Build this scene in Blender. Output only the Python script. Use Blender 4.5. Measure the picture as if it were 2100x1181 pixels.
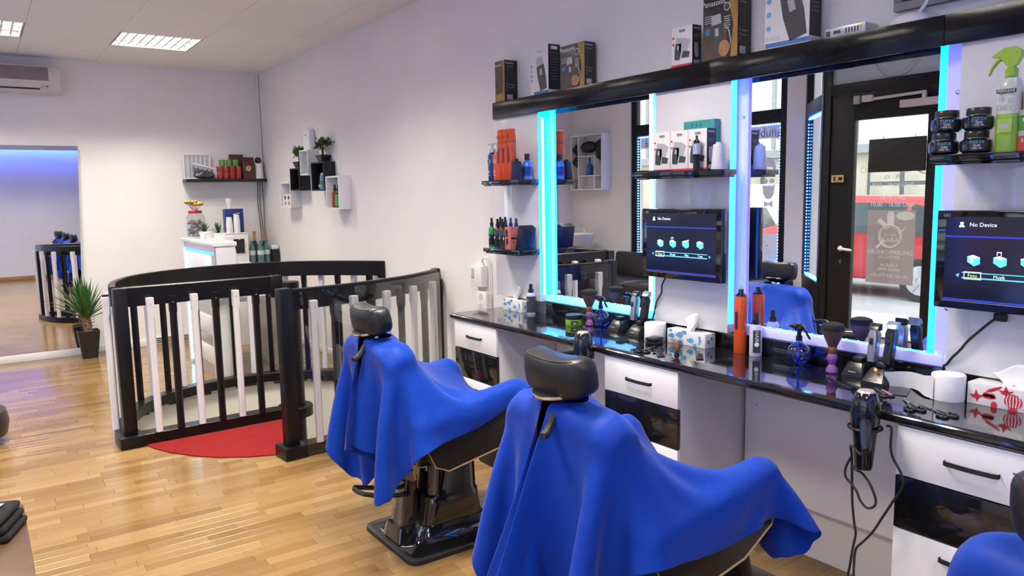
import bpy, bmesh, math, random
import numpy as np
from mathutils import Vector, Matrix

SC = bpy.context.scene
COL = SC.collection
for o in list(bpy.data.objects):
    bpy.data.objects.remove(o)
random.seed(7)
PI = math.pi

# ------------------------------------------------------------------ camera
cam_d = bpy.data.cameras.new('camera'); cam = bpy.data.objects.new('camera', cam_d); COL.objects.link(cam)
cam_d.sensor_fit = 'HORIZONTAL'; cam_d.sensor_width = 36.0; cam_d.lens = 1562.4 / 2100 * 36.0
cam_d.clip_start = 0.05; cam_d.clip_end = 200
def cam_axes(yaw, pitch, roll):
    y, p, r = (math.radians(a) for a in (yaw, pitch, roll))
    f = Vector((math.sin(y)*math.cos(p), math.cos(y)*math.cos(p), -math.sin(p)))
    rt = Vector((math.cos(y), -math.sin(y), 0)); dn = f.cross(rt)
    c, s = math.cos(r), math.sin(r)
    return c*rt + s*dn, -s*rt + c*dn, f
_r, _d, _f = cam_axes(35.037, 6.990, 1.112)
cam.matrix_world = Matrix(((_r.x, -_d.x, -_f.x, 0), (_r.y, -_d.y, -_f.y, 0), (_r.z, -_d.z, -_f.z, 1.6), (0, 0, 0, 1)))
SC.camera = cam

# ------------------------------------------------------------------ sky, lamps, exposure
world = bpy.data.worlds.new('overcast_sky'); SC.world = world; world.use_nodes = True
wn = world.node_tree.nodes; wl = world.node_tree.links
bg = wn['Background']; bg.inputs[0].default_value = (0.93, 0.965, 1.0, 1); bg.inputs[1].default_value = 3.0
SC.view_settings.view_transform = 'Standard'; SC.view_settings.look = 'None'
SC.view_settings.gamma = 1.0; SC.view_settings.exposure = 0.22
SC.view_settings.use_curve_mapping = False
LAMP_W = 66.0            # watts of one louvred ceiling lamp
LAMP_SPREAD = 135.0      # louvres cut the light off towards the upper walls
LAMP_COL = (1.0, 0.915, 0.79)
LED_COL = (0.012, 0.16, 1.0)

# ------------------------------------------------------------------ helpers
MATS = {}
def mat(name, col=(.8, .8, .8), rough=.5, metal=0., spec=.5, coat=0., emit=None, power=0., alpha=1., trans=0., ior=1.45,
        var=0.0, vscale=8., bump=0.0, bscale=60., sheen=0., stretch=None):
    if name in MATS: return MATS[name]
    m = bpy.data.materials.new(name); m.use_nodes = True; MATS[name] = m
    nt = m.node_tree; b = nt.nodes['Principled BSDF']
    b.inputs['Base Color'].default_value = (*col, 1); b.inputs['Roughness'].default_value = rough
    b.inputs['Metallic'].default_value = metal; b.inputs['Specular IOR Level'].default_value = spec
    b.inputs['Coat Weight'].default_value = coat; b.inputs['Coat Roughness'].default_value = .05
    b.inputs['Alpha'].default_value = alpha; b.inputs['Transmission Weight'].default_value = trans; b.inputs['IOR'].default_value = ior
    b.inputs['Sheen Weight'].default_value = sheen
    if emit is not None:
        b.inputs['Emission Color'].default_value = (*emit, 1); b.inputs['Emission Strength'].default_value = power
    if var or bump:
        tc = nt.nodes.new('ShaderNodeTexCoord'); mp = nt.nodes.new('ShaderNodeMapping'); nt.links.new(tc.outputs['Object'], mp.inputs[0])
        if stretch: mp.inputs['Scale'].default_value = stretch
    if var:
        n = nt.nodes.new('ShaderNodeTexNoise'); n.inputs['Scale'].default_value = vscale; n.inputs['Detail'].default_value = 4
        nt.links.new(mp.outputs[0], n.inputs['Vector'])
        r = nt.nodes.new('ShaderNodeValToRGB')
        r.color_ramp.elements[0].position = .3; r.color_ramp.elements[1].position = .7
        r.color_ramp.elements[0].color = (*[c*(1-var) for c in col], 1); r.color_ramp.elements[1].color = (*[min(1, c*(1+var*.6)) for c in col], 1)
        nt.links.new(n.outputs['Fac'], r.inputs[0]); nt.links.new(r.outputs[0], b.inputs['Base Color'])
    if bump:
        n2 = nt.nodes.new('ShaderNodeTexNoise'); n2.inputs['Scale'].default_value = bscale; n2.inputs['Detail'].default_value = 3
        nt.links.new(mp.outputs[0], n2.inputs['Vector'])
        bp = nt.nodes.new('ShaderNodeBump'); bp.inputs['Strength'].default_value = bump; bp.inputs['Distance'].default_value = .01
        nt.links.new(n2.outputs['Fac'], bp.inputs['Height']); nt.links.new(bp.outputs[0], b.inputs['Normal'])
    return m
def glass(name, tint=(1, 1, 1), refl=1.0, rough=0.0, ior=1.5):
    """thin sheet: clear with Fresnel reflection"""
    if name in MATS: return MATS[name]
    m = bpy.data.materials.new(name); m.use_nodes = True; MATS[name] = m
    nt = m.node_tree; nt.nodes.remove(nt.nodes['Principled BSDF'])
    t = nt.nodes.new('ShaderNodeBsdfTransparent'); t.inputs[0].default_value = (*tint, 1)
    g = nt.nodes.new('ShaderNodeBsdfGlossy'); g.inputs['Roughness'].default_value = rough
    f = nt.nodes.new('ShaderNodeFresnel'); ge = nt.nodes.new('ShaderNodeNewGeometry')
    mr = nt.nodes.new('ShaderNodeMapRange'); mr.inputs['To Min'].default_value = ior; mr.inputs['To Max'].default_value = 1/ior
    nt.links.new(ge.outputs['Backfacing'], mr.inputs['Value']); nt.links.new(mr.outputs[0], f.inputs['IOR'])
    mu = nt.nodes.new('ShaderNodeMath'); mu.operation = 'MULTIPLY'; mu.inputs[1].default_value = refl
    mx = nt.nodes.new('ShaderNodeMixShader')
    nt.links.new(f.outputs[0], mu.inputs[0]); nt.links.new(mu.outputs[0], mx.inputs[0])
    nt.links.new(t.outputs[0], mx.inputs[1]); nt.links.new(g.outputs[0], mx.inputs[2])
    nt.links.new(mx.outputs[0], nt.nodes['Material Output'].inputs[0])
    return m
def translucent(name, tint, mixv=.5):
    """thin film that lets some light through (window poster, frosted band)"""
    if name in MATS: return MATS[name]
    m = bpy.data.materials.new(name); m.use_nodes = True; MATS[name] = m
    nt = m.node_tree; nt.nodes.remove(nt.nodes['Principled BSDF'])
    t = nt.nodes.new('ShaderNodeBsdfTransparent'); t.inputs[0].default_value = (1, 1, 1, 1)
    d = nt.nodes.new('ShaderNodeBsdfTranslucent'); d.inputs[0].default_value = (*tint, 1)
    e = nt.nodes.new('ShaderNodeBsdfDiffuse'); e.inputs[0].default_value = (*tint, 1)
    a = nt.nodes.new('ShaderNodeMixShader'); a.inputs[0].default_value = .4
    x = nt.nodes.new('ShaderNodeMixShader'); x.inputs[0].default_value = mixv
    nt.links.new(d.outputs[0], a.inputs[1]); nt.links.new(e.outputs[0], a.inputs[2])
    nt.links.new(t.outputs[0], x.inputs[1]); nt.links.new(a.outputs[0], x.inputs[2])
    nt.links.new(x.outputs[0], nt.nodes['Material Output'].inputs[0])
    return m

class MB:
    """collects shapes into one mesh"""
    def __init__(self): self.bm = bmesh.new(); self.fl = self.bm.faces.layers.int.new('flat')
    def _fin(self, vs, mi, M=None):
        if M is not None: bmesh.ops.transform(self.bm, matrix=M, verts=vs)
        fs = {f for v in vs for f in v.link_faces}
        for f in fs: f.material_index = mi
        return self
    def box(self, x0, x1, y0, y1, z0, z1, bev=0, mi=0, M=None, seg=2):
        r = bmesh.ops.create_cube(self.bm, size=1.0); vs = r['verts']
        for v in vs: v.co = Vector(((x0+x1)/2+v.co.x*(x1-x0), (y0+y1)/2+v.co.y*(y1-y0), (z0+z1)/2+v.co.z*(z1-z0)))
        if bev:
            es = list({e for v in vs for e in v.link_edges})
            g = bmesh.ops.bevel(self.bm, geom=es, offset=bev, segments=seg, affect='EDGES', profile=.5)
            vs = list({v for f in g['faces'] for v in f.verts} | {v for v in vs if v.is_valid})
            vs = list({v for v0 in vs for f in v0.link_faces for v in f.verts}); pass
            for f in {f for v in vs for f in v.link_faces}:
                f.normal_update()
                if max(abs(c) for c in f.normal) > .9995: f[self.fl] = 1
        return self._fin(vs, mi, M)
    def prism(self, pts, z0, z1, mi=0, M=None, bev=0):
        """polygon in local xy extruded along z; M maps it into place"""
        a = [self.bm.verts.new((p[0], p[1], z0)) for p in pts]; b = [self.bm.verts.new((p[0], p[1], z1)) for p in pts]
        n = len(pts)
        fs = [self.bm.faces.new(a[::-1]), self.bm.faces.new(b)]
        for i in range(n): fs.append(self.bm.faces.new((a[i], a[(i+1) % n], b[(i+1) % n], b[i])))
        vs = a+b; fs[0][self.fl] = 1; fs[1][self.fl] = 1
        if bev:
            es = [e for e in fs[1].edges] + [e for e in fs[0].edges]
            g = bmesh.ops.bevel(self.bm, geom=es, offset=bev, segments=2, affect='EDGES', profile=.5)
            vs = list({v for f in g['faces'] for v in f.verts}); vs = list({v for v0 in vs for f in v0.link_faces for v in f.verts})
        bmesh.ops.recalc_face_normals(self.bm, faces=list({f for v in vs for f in v.link_faces}))
        return self._fin(vs, mi, M)
    def lathe(self, prof, n=24, c=(0, 0, 0), mi=0, M=None, sx=1., sy=1.):
        rings = []
        for r, z in prof:
            if r < 1e-6: rings.append([self.bm.verts.new((c[0], c[1], c[2]+z))])
            else: rings.append([self.bm.verts.new((c[0]+sx*r*math.cos(2*PI*i/n), c[1]+sy*r*math.sin(2*PI*i/n), c[2]+z)) for i in range(n)])
        for a, b in zip(rings, rings[1:]):
            for i in range(n):
                j = (i+1) % n
                if len(a) == 1 and len(b) > 1: self.bm.faces.new((a[0], b[j], b[i]))
                elif len(b) == 1 and len(a) > 1: self.bm.faces.new((a[i], a[j], b[0]))
                elif len(a) > 1: self.bm.faces.new((a[i], a[j], b[j], b[i]))
        for R, up in ((rings[0], 0), (rings[-1], 1)):
            if len(R) > 1: self.bm.faces.new(R if up else R[::-1])
        vs = [v for R in rings for v in R]
        return self._fin(vs, mi, M)
    def cyl(self, p0, p1, r0, r1=None, n=14, mi=0):
        p0, p1 = Vector(p0), Vector(p1); d = p1-p0; L = d.length
        M = Matrix.Translation(p0) @ d.to_track_quat('Z', 'Y').to_matrix().to_4x4()
        return self.lathe([(r0, 0), (r0 if r1 is None else r1, L)], n=n, mi=mi, M=M)
    def tube(self, pts, r, n=8, closed=False, mi=0):
        P = [Vector(p) for p in pts]; m = len(P); rings = []; up = None
        for i in range(m):
            a = P[(i-1) % m] if (closed or i > 0) else P[i]; b = P[(i+1) % m] if (closed or i < m-1) else P[i]
            t = (b-a).normalized()
            if up is None: up = t.orthogonal().normalized()
            up = (up - t*up.dot(t)).normalized(); sd = t.cross(up)
            rr = r[i] if isinstance(r, (list, tuple)) else r
            rings.append([self.bm.verts.new(P[i]+rr*(math.cos(2*PI*k/n)*up+math.sin(2*PI*k/n)*sd)) for k in range(n)])
        for i in range(m if closed else m-1):
            A, B = rings[i], rings[(i+1) % m]
            for k in range(n): self.bm.faces.new((A[k], A[(k+1) % n], B[(k+1) % n], B[k]))
        if not closed: self.bm.faces.new(rings[0][::-1]); self.bm.faces.new(rings[-1])
        return self._fin([v for R in rings for v in R], mi)
    def ball(self, c, r, u=16, v=10, mi=0, M=None):
        rx, ry, rz = r if isinstance(r, (tuple, list)) else (r, r, r)
        prof = [(math.sin(PI*i/v), -math.cos(PI*i/v)) for i in range(v+1)]
        prof[0] = (0, -1); prof[-1] = (0, 1)
        T = Matrix.Translation(Vector(c)) @ Matrix.Diagonal((rx, ry, rz, 1))
        return self.lathe(prof, n=u, mi=mi, M=(M @ T) if M is not None else T)
    def sweep(self, path, prof, closed=False, mi=0):
        """path: 2D xy points; prof: (offset to the left of travel, z) closed outline"""
        m = len(path); rings = []
        for i in range(m):
            a = Vector(path[(i-1) % m]) if (closed or i > 0) else Vector(path[i]); b = Vector(path[(i+1) % m]) if (closed or i < m-1) else Vector(path[i])
            t = (b-a).normalized(); nrm = Vector((-t.y, t.x))
            rings.append([self.bm.verts.new((path[i][0]+nrm.x*o, path[i][1]+nrm.y*o, z)) for o, z in prof])
        k = len(prof)
        for i in range(m if closed else m-1):
            A, B = rings[i], rings[(i+1) % m]
            for j in range(k): self.bm.faces.new((A[j], A[(j+1) % k], B[(j+1) % k], B[j]))
        if not closed: self.bm.faces.new(rings[0]); self.bm.faces.new(rings[-1][::-1])
        vs = [v for R in rings for v in R]
        bmesh.ops.recalc_face_normals(self.bm, faces=list({f for v in vs for f in v.link_faces}))
        return self._fin(vs, mi)
    def grid(self, P, mi=0):
        """P[i][j] points"""
        V = [[self.bm.verts.new(p) for p in row] for row in P]
        for i in range(len(V)-1):
            for j in range(len(V[0])-1): self.bm.faces.new((V[i][j], V[i+1][j], V[i+1][j+1], V[i][j+1]))
        return self._fin([v for r in V for v in r], mi)
    def mesh(self, name, mats, smooth=40):
        fl = self.bm.faces.layers.int.get('flat')
        for f in self.bm.faces: f.smooth = bool(smooth) and not (fl and f[fl])
        if fl: self.bm.faces.layers.int.remove(fl)
        me = bpy.data.meshes.new(name); self.bm.to_mesh(me); self.bm.free()
        for m in (mats if isinstance(mats, (list, tuple)) else [mats]): me.materials.append(m)
        if smooth:
            me.set_sharp_from_angle(angle=math.radians(smooth))
        return me
    def build(self, name, mats, parent=None, loc=None, rz=0, smooth=40):
        o = bpy.data.objects.new(name, self.mesh(name, mats, smooth)); COL.objects.link(o)
        if parent is not None: o.parent = parent
        if loc is not None: o.location = loc
        if rz: o.rotation_euler = (0, 0, rz)
        return o
def sm(pts, k=5):
    """round a cable path off"""
    P = [Vector(p) for p in pts]; out = []
    for i in range(len(P)-1):
        p0, p1, p2, p3 = P[max(i-1, 0)], P[i], P[i+1], P[min(i+2, len(P)-1)]
        for j in range(k):
            u = j/k; out.append(tuple(.5*((2*p1)+(-p0+p2)*u+(2*p0-5*p1+4*p2-p3)*u*u+(-p0+3*p1-3*p2+p3)*u**3)))
    return out+[tuple(P[-1])]
def tag(o, label=None, cat=None, group=None, kind=None):
    if label: o['label'] = label
    if cat: o['category'] = cat
    if group: o['group'] = group
    if kind: o['kind'] = kind
    return o
def thing(name, label, cat, loc=(0, 0, 0), rz=0, group=None):
    o = bpy.data.objects.new(name, None); COL.objects.link(o); o.empty_display_size = .05
    o.location = loc; o.rotation_euler = (0, 0, rz)
    return tag(o, label, cat, group)
def struct(name, mb, m, smooth=30): return tag(mb.build(name, m, smooth=smooth), kind='structure')
def inst(name, me, parent=None, loc=(0, 0, 0), rz=0):
    o = bpy.data.objects.new(name, me); COL.objects.link(o); o.location = loc
    if rz: o.rotation_euler = (0, 0, rz)
    if parent is not None: o.parent = parent
    return o
def copy_tree(o, parent=None, first=True):
    c = o.copy(); COL.objects.link(c); c.parent = parent
    for ch in list(o.children): copy_tree(ch, c, False)
    return c
def text(s, size, m, origin, right, up, parent=None, name='lettering', align='CENTER', depth=0.0, squash=1.0, smooth=0):
    cu = bpy.data.curves.new('txt', 'FONT'); cu.body = s; cu.size = size; cu.align_x = align; cu.align_y = 'CENTER'; cu.extrude = depth
    cu.resolution_u = 2
    t = bpy.data.objects.new('txt', cu); me = bpy.data.meshes.new_from_object(t)
    bpy.data.objects.remove(t); bpy.data.curves.remove(cu)
    me.materials.clear(); me.materials.append(m)
    r = Vector(right).normalized()*squash; u = Vector(up).normalized(); n = Vector(right).normalized().cross(u)
    me.transform(Matrix(((r.x, u.x, n.x, origin[0]), (r.y, u.y, n.y, origin[1]), (r.z, u.z, n.z, origin[2]), (0, 0, 0, 1))))
    o = bpy.data.objects.new(name, me); COL.objects.link(o)
    if parent is not None: o.parent = parent
    return o
def FACE(o, r, u):
    """matrix that lays local xy on a face: x along r, y along u"""
    r, u = Vector(r).normalized(), Vector(u).normalized(); n = r.cross(u)
    return Matrix(((r.x, u.x, n.x, o[0]), (r.y, u.y, n.y, o[1]), (r.z, u.z, n.z, o[2]), (0, 0, 0, 1)))
def disc(r, n=20, rx=1, ry=1): return [(r*rx*math.cos(2*PI*i/n), r*ry*math.sin(2*PI*i/n)) for i in range(n)]
def rrect(w, h, r, n=4):
    P = []
    for cx, cy, a0 in ((w/2-r, h/2-r, 0), (-w/2+r, h/2-r, PI/2), (-w/2+r, -h/2+r, PI), (w/2-r, -h/2+r, 1.5*PI)):
        for i in range(n+1): a = a0+PI/2*i/n; P.append((cx+r*math.cos(a), cy+r*math.sin(a)))
    return P

# shared materials
white_lam = mat('white_laminate', (.80, .79, .80), .22, var=.02, vscale=3)
white_matte = mat('white_plastic', (.80, .79, .77), .45, var=.03)
black_gloss = mat('black_gloss', (.008, .008, .010), .06, coat=.6, var=.3, vscale=5)
black_plastic = mat('black_plastic', (.012, .012, .014), .32, var=.3, vscale=20)
black_matte = mat('black_matte', (.015, .014, .015), .6, var=.3, vscale=20)
chrome = mat('chrome', (.85, .85, .87), .08, metal=1., var=.03)
gold_m = mat('brass', (.75, .55, .25), .25, metal=1., var=.08)
ink_w = mat('white_ink', (.85, .85, .85), .6, var=.04, vscale=30)
ink_g = mat('grey_ink', (.45, .45, .47), .6, var=.05, vscale=30)
ink_k = mat('black_ink', (.02, .02, .02), .6, var=.1, vscale=30)
ink_r = mat('red_ink', (.55, .03, .05), .55, var=.1, vscale=30)
ink_b = mat('light_blue_ink', (.10, .36, .62), .6, var=.12, vscale=30)
cardboard_w = mat('white_cardboard', (.78, .76, .74), .5, var=.03, vscale=15)
# ================================================================== THE ROOM
XR, XL, YB, YF, ZC = 2.87, -1.95, 9.20, -2.20, 3.06
plaster = mat('wall_plaster', (.80, .775, .755), .85, var=.025, vscale=2.5, bump=.12, bscale=180)
ceil_m = mat('ceiling_board', (.80, .77, .74), .9, var=.02, vscale=2)
skirt_w = mat('skirting_white', (.78, .76, .74), .5, var=.03)
skirt_b = mat('skirting_oak', (.42, .22, .09), .45, var=.2, vscale=6)
struct('wall_right', MB().box(XR, XR+.12, YF, YB+.1, -2.9, 3.2), plaster)
struct('wall_back', MB().box(XL-.1, XR+.12, YB, YB+.12, -.1, 3.2), plaster)
struct('wall_front', MB().box(XL-.1, XR+.12, YF-.12, YF, -.1, 3.2), plaster)
struct('baseboard_back', MB().box(.94, XR, YB-.016, YB, 0, .075, .003), skirt_w)
struct('baseboard_front', MB().box(XL, XR, YF, YF+.016, 0, .09, .003), skirt_b)
struct('baseboard_right', MB().box(XR-.015, XR, 6.2, YB-.02, 0, .075, .003), skirt_w)

# ---- stairwell outline (plan): centre column, back arc, landing edge, front arc
SWC = (1.84, 5.47)
def arc_back(n=40):
    """rail line from the left newel round the back to the right wall"""
    K = [(.705, 5.45), (.712, 5.66), (.775, 5.97), (.93, 6.29), (1.18, 6.52), (1.52, 6.67), (1.90, 6.71), (2.25, 6.62), (2.56, 6.39), (2.86, 6.03)]
    return spline(K, n)
def spline(K, n):
    P = [Vector((*k, 0)) for k in K]; out = []; m = len(P)
    for i in range(n+1):
        t = i/n*(m-1); k = min(int(t), m-2); u = t-k
        p0 = P[max(k-1, 0)]; p1 = P[k]; p2 = P[k+1]; p3 = P[min(k+2, m-1)]
        q = .5*((2*p1)+(-p0+p2)*u+(2*p0-5*p1+4*p2-p3)*u*u+(-p0+3*p1-3*p2+p3)*u**3)
        out.append((q.x, q.y))
    return out
FRONT_ARC = spline([(1.545, 4.57), (1.72, 4.575), (1.92, 4.60), (2.14, 4.66), (2.38, 4.75), (2.56, 4.845), (2.74, 4.97), (2.86, 5.08)], 28)
BACK_ARC = arc_back()
def hole_span(y):
    """x interval of the stairwell opening in the floor at this y"""
    if y > 5.50:
        xs = [p[0] for p, q in zip(BACK_ARC, BACK_ARC[1:]) if (p[1]-y)*(q[1]-y) <= 0]
        if not xs: return None
        a = min(xs)+.02; b = max(xs)-.02 if len(xs) > 1 else XR
        return (a, max(b, a)) if y < 6.03 or len(xs) > 1 else (a, XR)
    if y > 4.60:
        a = 1.53+(y-4.57)/(5.47-4.57)*.25
        xs = [p[0] for p, q in zip(FRONT_ARC, FRONT_ARC[1:]) if (p[1]-y)*(q[1]-y) <= 0]
        return (a, max(xs)) if xs else (a, XR)
    return None
# ---- laminate floor: strips laid along x, each its own piece
lam = bpy.data.materials.new('beech_laminate'); lam.use_nodes = True
nt = lam.node_tree; b = nt.nodes['Principled BSDF']
tc = nt.nodes.new('ShaderNodeTexCoord'); oi = nt.nodes.new('ShaderNodeObjectInfo'); ge = nt.nodes.new('ShaderNodeNewGeometry')
ad = nt.nodes.new('ShaderNodeMath'); ad.operation = 'ADD'; fr = nt.nodes.new('ShaderNodeMath'); fr.operation = 'FRACT'
nt.links.new(oi.outputs['Random'], ad.inputs[0]); nt.links.new(ge.outputs['Random Per Island'], ad.inputs[1]); nt.links.new(ad.outputs[0], fr.inputs[0])
ramp = nt.nodes.new('ShaderNodeValToRGB'); nt.links.new(fr.outputs[0], ramp.inputs[0])
E_ = ramp.color_ramp.elements
E_[0].position = 0; E_[0].color = (.190, .107, .039, 1); E_[1].position = 1; E_[1].color = (.300, .193, .084, 1)
for pos, c in ((.3, (.228, .136, .052, 1)), (.55, (.252, .154, .062, 1)), (.8, (.275, .173, .072, 1))):
    e = E_.new(pos); e.color = c
mp = nt.nodes.new('ShaderNodeMapping'); mp.inputs['Scale'].default_value = (1.6, 34, 1)
va = nt.nodes.new('ShaderNodeVectorMath'); va.operation = 'ADD'; nt.links.new(tc.outputs['Object'], va.inputs[0])
cb = nt.nodes.new('ShaderNodeCombineXYZ'); ml = nt.nodes.new('ShaderNodeMath'); ml.operation = 'MULTIPLY'; ml.inputs[1].default_value = 37.
nt.links.new(fr.outputs[0], ml.inputs[0]); nt.links.new(ml.outputs[0], cb.inputs[0]); nt.links.new(cb.outputs[0], va.inputs[1]); nt.links.new(va.outputs[0], mp.inputs[0])
ns = nt.nodes.new('ShaderNodeTexNoise'); ns.inputs['Scale'].default_value = 4; ns.inputs['Detail'].default_value = 6; nt.links.new(mp.outputs[0], ns.inputs['Vector'])
gr = nt.nodes.new('ShaderNodeValToRGB'); gr.color_ramp.elements[0].position = .3; gr.color_ramp.elements[0].color = (.84, .80, .76, 1); gr.color_ramp.elements[1].position = .7; gr.color_ramp.elements[1].color = (1, 1, 1, 1)
nt.links.new(ns.outputs['Fac'], gr.inputs[0])
mxc = nt.nodes.new('ShaderNodeMix'); mxc.data_type = 'RGBA'; mxc.blend_type = 'MULTIPLY'; mxc.inputs['Factor'].default_value = 1
nt.links.new(ramp.outputs[0], mxc.inputs['A']); nt.links.new(gr.outputs[0], mxc.inputs['B']); nt.links.new(mxc.outputs['Result'], b.inputs['Base Color'])
b.inputs['Roughness'].default_value = .17; b.inputs['Specular IOR Level'].default_value = .45
ROW = .068
sub = MB(); pieces = []
lens = (.28, .34, .40, .46, .52, .60)
y = YF; k = 0
while y < YB-.001:
    y1 = min(y+ROW, YB); yc = (y+y1)/2; h = hole_span(yc)
    runs = [(XL if yc > 5.2 or yc < 2.4 else -1.22, XR)] if h is None else [(XL if yc > 5.2 else -1.22, h[0]), (h[1], XR)]
    for a, bb in runs:
        if bb-a < .03: continue
        sub.box(a, bb, y, y1, -.03, -.009)
        x = a; first = True
        while x < bb-.005:
            L = random.choice(lens); 
            if first: L *= random.uniform(.3, 1); first = False
            x2 = min(x+L, bb)
            if bb-x2 < .06: x2 = bb
            pieces.append((x, x2, y, y1)); x = x2
    y = y1; k += 1
floor = struct('floor', sub, mat('subfloor', (.10, .06, .035), .8, var=.2), smooth=0)
def in_view(p):
    d = Vector(((p[0]+p[1])/2, (p[2]+p[3])/2, -1.6)); z = d.dot(_f)
    if z < .5: return None
    u, v = 1050+1562.4*d.dot(_r)/z, 590.5+1562.4*d.dot(_d)/z
    return z if -10 < u < 2110 and 0 < v < 1190 else None
vis = sorted([(in_view(p), p) for p in pieces if in_view(p)])
own = {p for _, p in vis[:300]}
g_ = .0005
for p in pieces:
    if p in own:
        cx, cy = (p[0]+p[1])/2, (p[2]+p[3])/2; hx, hy = (p[1]-p[0])/2-g_, (p[3]-p[2])/2-g_
        MB().box(-hx, hx, -hy, hy, -.008, 0, .0006, seg=1).build('plank', lam, floor, (cx, cy, random.uniform(-.0003, 0)), smooth=0)
rest = MB()
for p in pieces:
    if p not in own: rest.box(p[0]+g_, p[1]-g_, p[2]+g_, p[3]-g_, -.008, 0)
tag(rest.build('plank_field', lam, floor, smooth=0), kind='stuff')

# ---- ceiling boards with two louvred lamps in view
ceil = struct('ceiling', MB().box(XL-.1, XR+.12, YF-.1, YB+.1, ZC+.10, ZC+.2), ceil_m)
LX = [(-.205, .48), (1.175, 1.86)]; LY = [7.82, 5.1, 2.4, -.3]; LH = .325
edges = [XL, -1.58, -.893, -.205, .48, 1.175, 1.86, 2.55, XR]
for a, c in zip(edges, edges[1:]):
    ys = [YF, YB]
    if any(abs(a-l[0]) < .01 for l in LX):
        ys = [YF]+[v for yy in sorted(LY) for v in (yy-LH, yy+LH)]+[YB]
        for y0, y1 in zip(ys[::2], ys[1::2]): MB().box(a+.0012, c-.0012, y0, y1, ZC, ZC+.10).build('ceiling_board', ceil_m, ceil, smooth=0)
    else: MB().box(a+.0012, c-.0012, YF, YB, ZC, ZC+.10).build('ceiling_board', ceil_m, ceil, smooth=0)
louvre_m = mat('louvre_white', (.85, .85, .86), .25, var=.02)
reflector_glow = mat('reflector_painted_glow', (1, 1, 1), .5, emit=(1, .93, .86), power=.62, var=.01)  # reflector emits faintly in place of the lamp light it would catch
lamp_frame = mat('lamp_frame', (.42, .38, .38), .5, var=.05)
def ceiling_lamp(x0, x1, yc, label):
    cx = (x0+x1)/2; hw = (x1-x0)/2-.004
    t = thing('ceiling_lamp', label, 'ceiling lamp', (cx, yc, ZC), group='louvred ceiling lamps')
    hb = MB(); h = LH-.003
    for s in (-1, 1):
        hb.box(s*hw-.012 if s > 0 else -hw, hw if s > 0 else -hw+.012, -h, h, 0.0, .085); hb.box(-hw+.012, hw-.012, s*h-.012 if s > 0 else -h, h if s > 0 else -h+.012, 0, .085)
    hb.build('housing', lamp_frame, t, smooth=0)
    MB().box(-hw+.013, hw-.013, -h+.013, h-.013, .078, .085).build('reflector', reflector_glow, t, smooth=0)
    ls = MB().box(-hw+.013, hw-.013, -.012, .012, .012, .05).mesh('long_louvre', louvre_m, 0)
    for yy in (-h/3, h/3): inst('long_louvre', ls, t, (0, yy*1.05, 0))
    cs = MB().box(-.009, .009, -h+.013, h-.013, .016, .046).mesh('cross_louvre', louvre_m, 0)
    for i in range(1, 9): inst('cross_louvre', cs, t, (-hw+2*hw*i/9, 0, 0))
    for k in (-1, 0, 1):
        ld = bpy.data.lights.new('lamp_light', 'AREA'); ld.shape = 'RECTANGLE'; ld.size = 2*hw-.06; ld.size_y = .036
        ld.energy = LAMP_W/3*(.45 if yc < 0 else .84 if yc > 7 else 1.2); ld.color = LAMP_COL; ld.spread = math.radians(LAMP_SPREAD)
        lo = bpy.data.objects.new('lamp_light', ld); COL.objects.link(lo); lo.parent = t; lo.location = (0, k*h*.69, .07)
ceiling_lamp(*LX[1], LY[0], 'louvred ceiling lamp wholly in view, near the back wall')
ceiling_lamp(*LX[0], LY[0], 'louvred ceiling lamp cut off by the left edge of the photo')
for yy in LY[1:]:
    for lx in LX: ceiling_lamp(*lx, yy, 'louvred ceiling lamp above %s, outside the photo, %s row' % ({5.1: 'the stairwell', 2.4: 'the far chairs', -.3: 'the camera'}[yy], 'window-side' if lx[0] < 0 else 'mirror-side'))

# ---- pipe in the far corner, air conditioner, standing mirror
struct('trim_1', MB().cyl((2.852, 9.182, 1.9), (2.852, 9.182, ZC-.002), .009), plaster)
ac = thing('air_conditioner', 'white wall-mounted split air conditioner under the ceiling', 'air conditioner', (.29, YB, 2.685))
acm = mat('ac_shell', (.62, .58, .55), .4, var=.03); acd = mat('ac_grille', (.22, .17, .18), .6, var=.1)
P = [(0, .01), (-.10, 0), (-.185, .045), (-.20, .12), (-.19, .245), (-.165, .275), (0, .28)]
MB().prism([(p[0], p[1]) for p in P], -.46, .54, M=FACE((0, 0, 0), (0, 1, 0), (0, 0, 1))).build('shell', acm, ac)
mbg = MB().box(-.53, .44, -.203, -.19, .125, .255, .004); mbg.build('intake_grille', acd, ac)
MB().box(-.5, .36, -.196, -.18, .055, .115, .004).build('front_flap', acm, ac)
MB().box(-.5, .36, -.188, -.17, .038, .052).build('outlet_slot', black_matte, ac, smooth=0)
MB().box(.37, .44, -.197, -.18, .05, .09, .003).build('sensor_panel', mat('ac_panel', (.5, .44, .40), .5, var=.04), ac)
MB().cyl((.42, -.199, .07), (.42, -.192, .07), .006).build('sensor', black_gloss, ac)

MIR = mat('mirror_silver', (.90, .91, .93), .0, metal=1.0)
a_ = math.radians(.28)
bm_ = MB().prism([(-1.60, .08), (.838, .078), (.947, 2.185), (-1.60, 2.185)], -.006, 0, M=Matrix.Translation((0, 9.150, 0)) @ Matrix.Rotation(-a_, 4, 'X') @ Matrix(((1, 0, 0, 0), (0, 0, 1, 0), (0, 1, 0, 0), (0, 0, 0, 1))))
tag(bm_.build('standing_mirror', MIR, smooth=0), 'large frameless mirror leaning against the back wall', 'mirror')
struct('trim_2', MB().box(-1.62, .842, 9.128, 9.2, 0, .076, .003), skirt_w)
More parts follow.
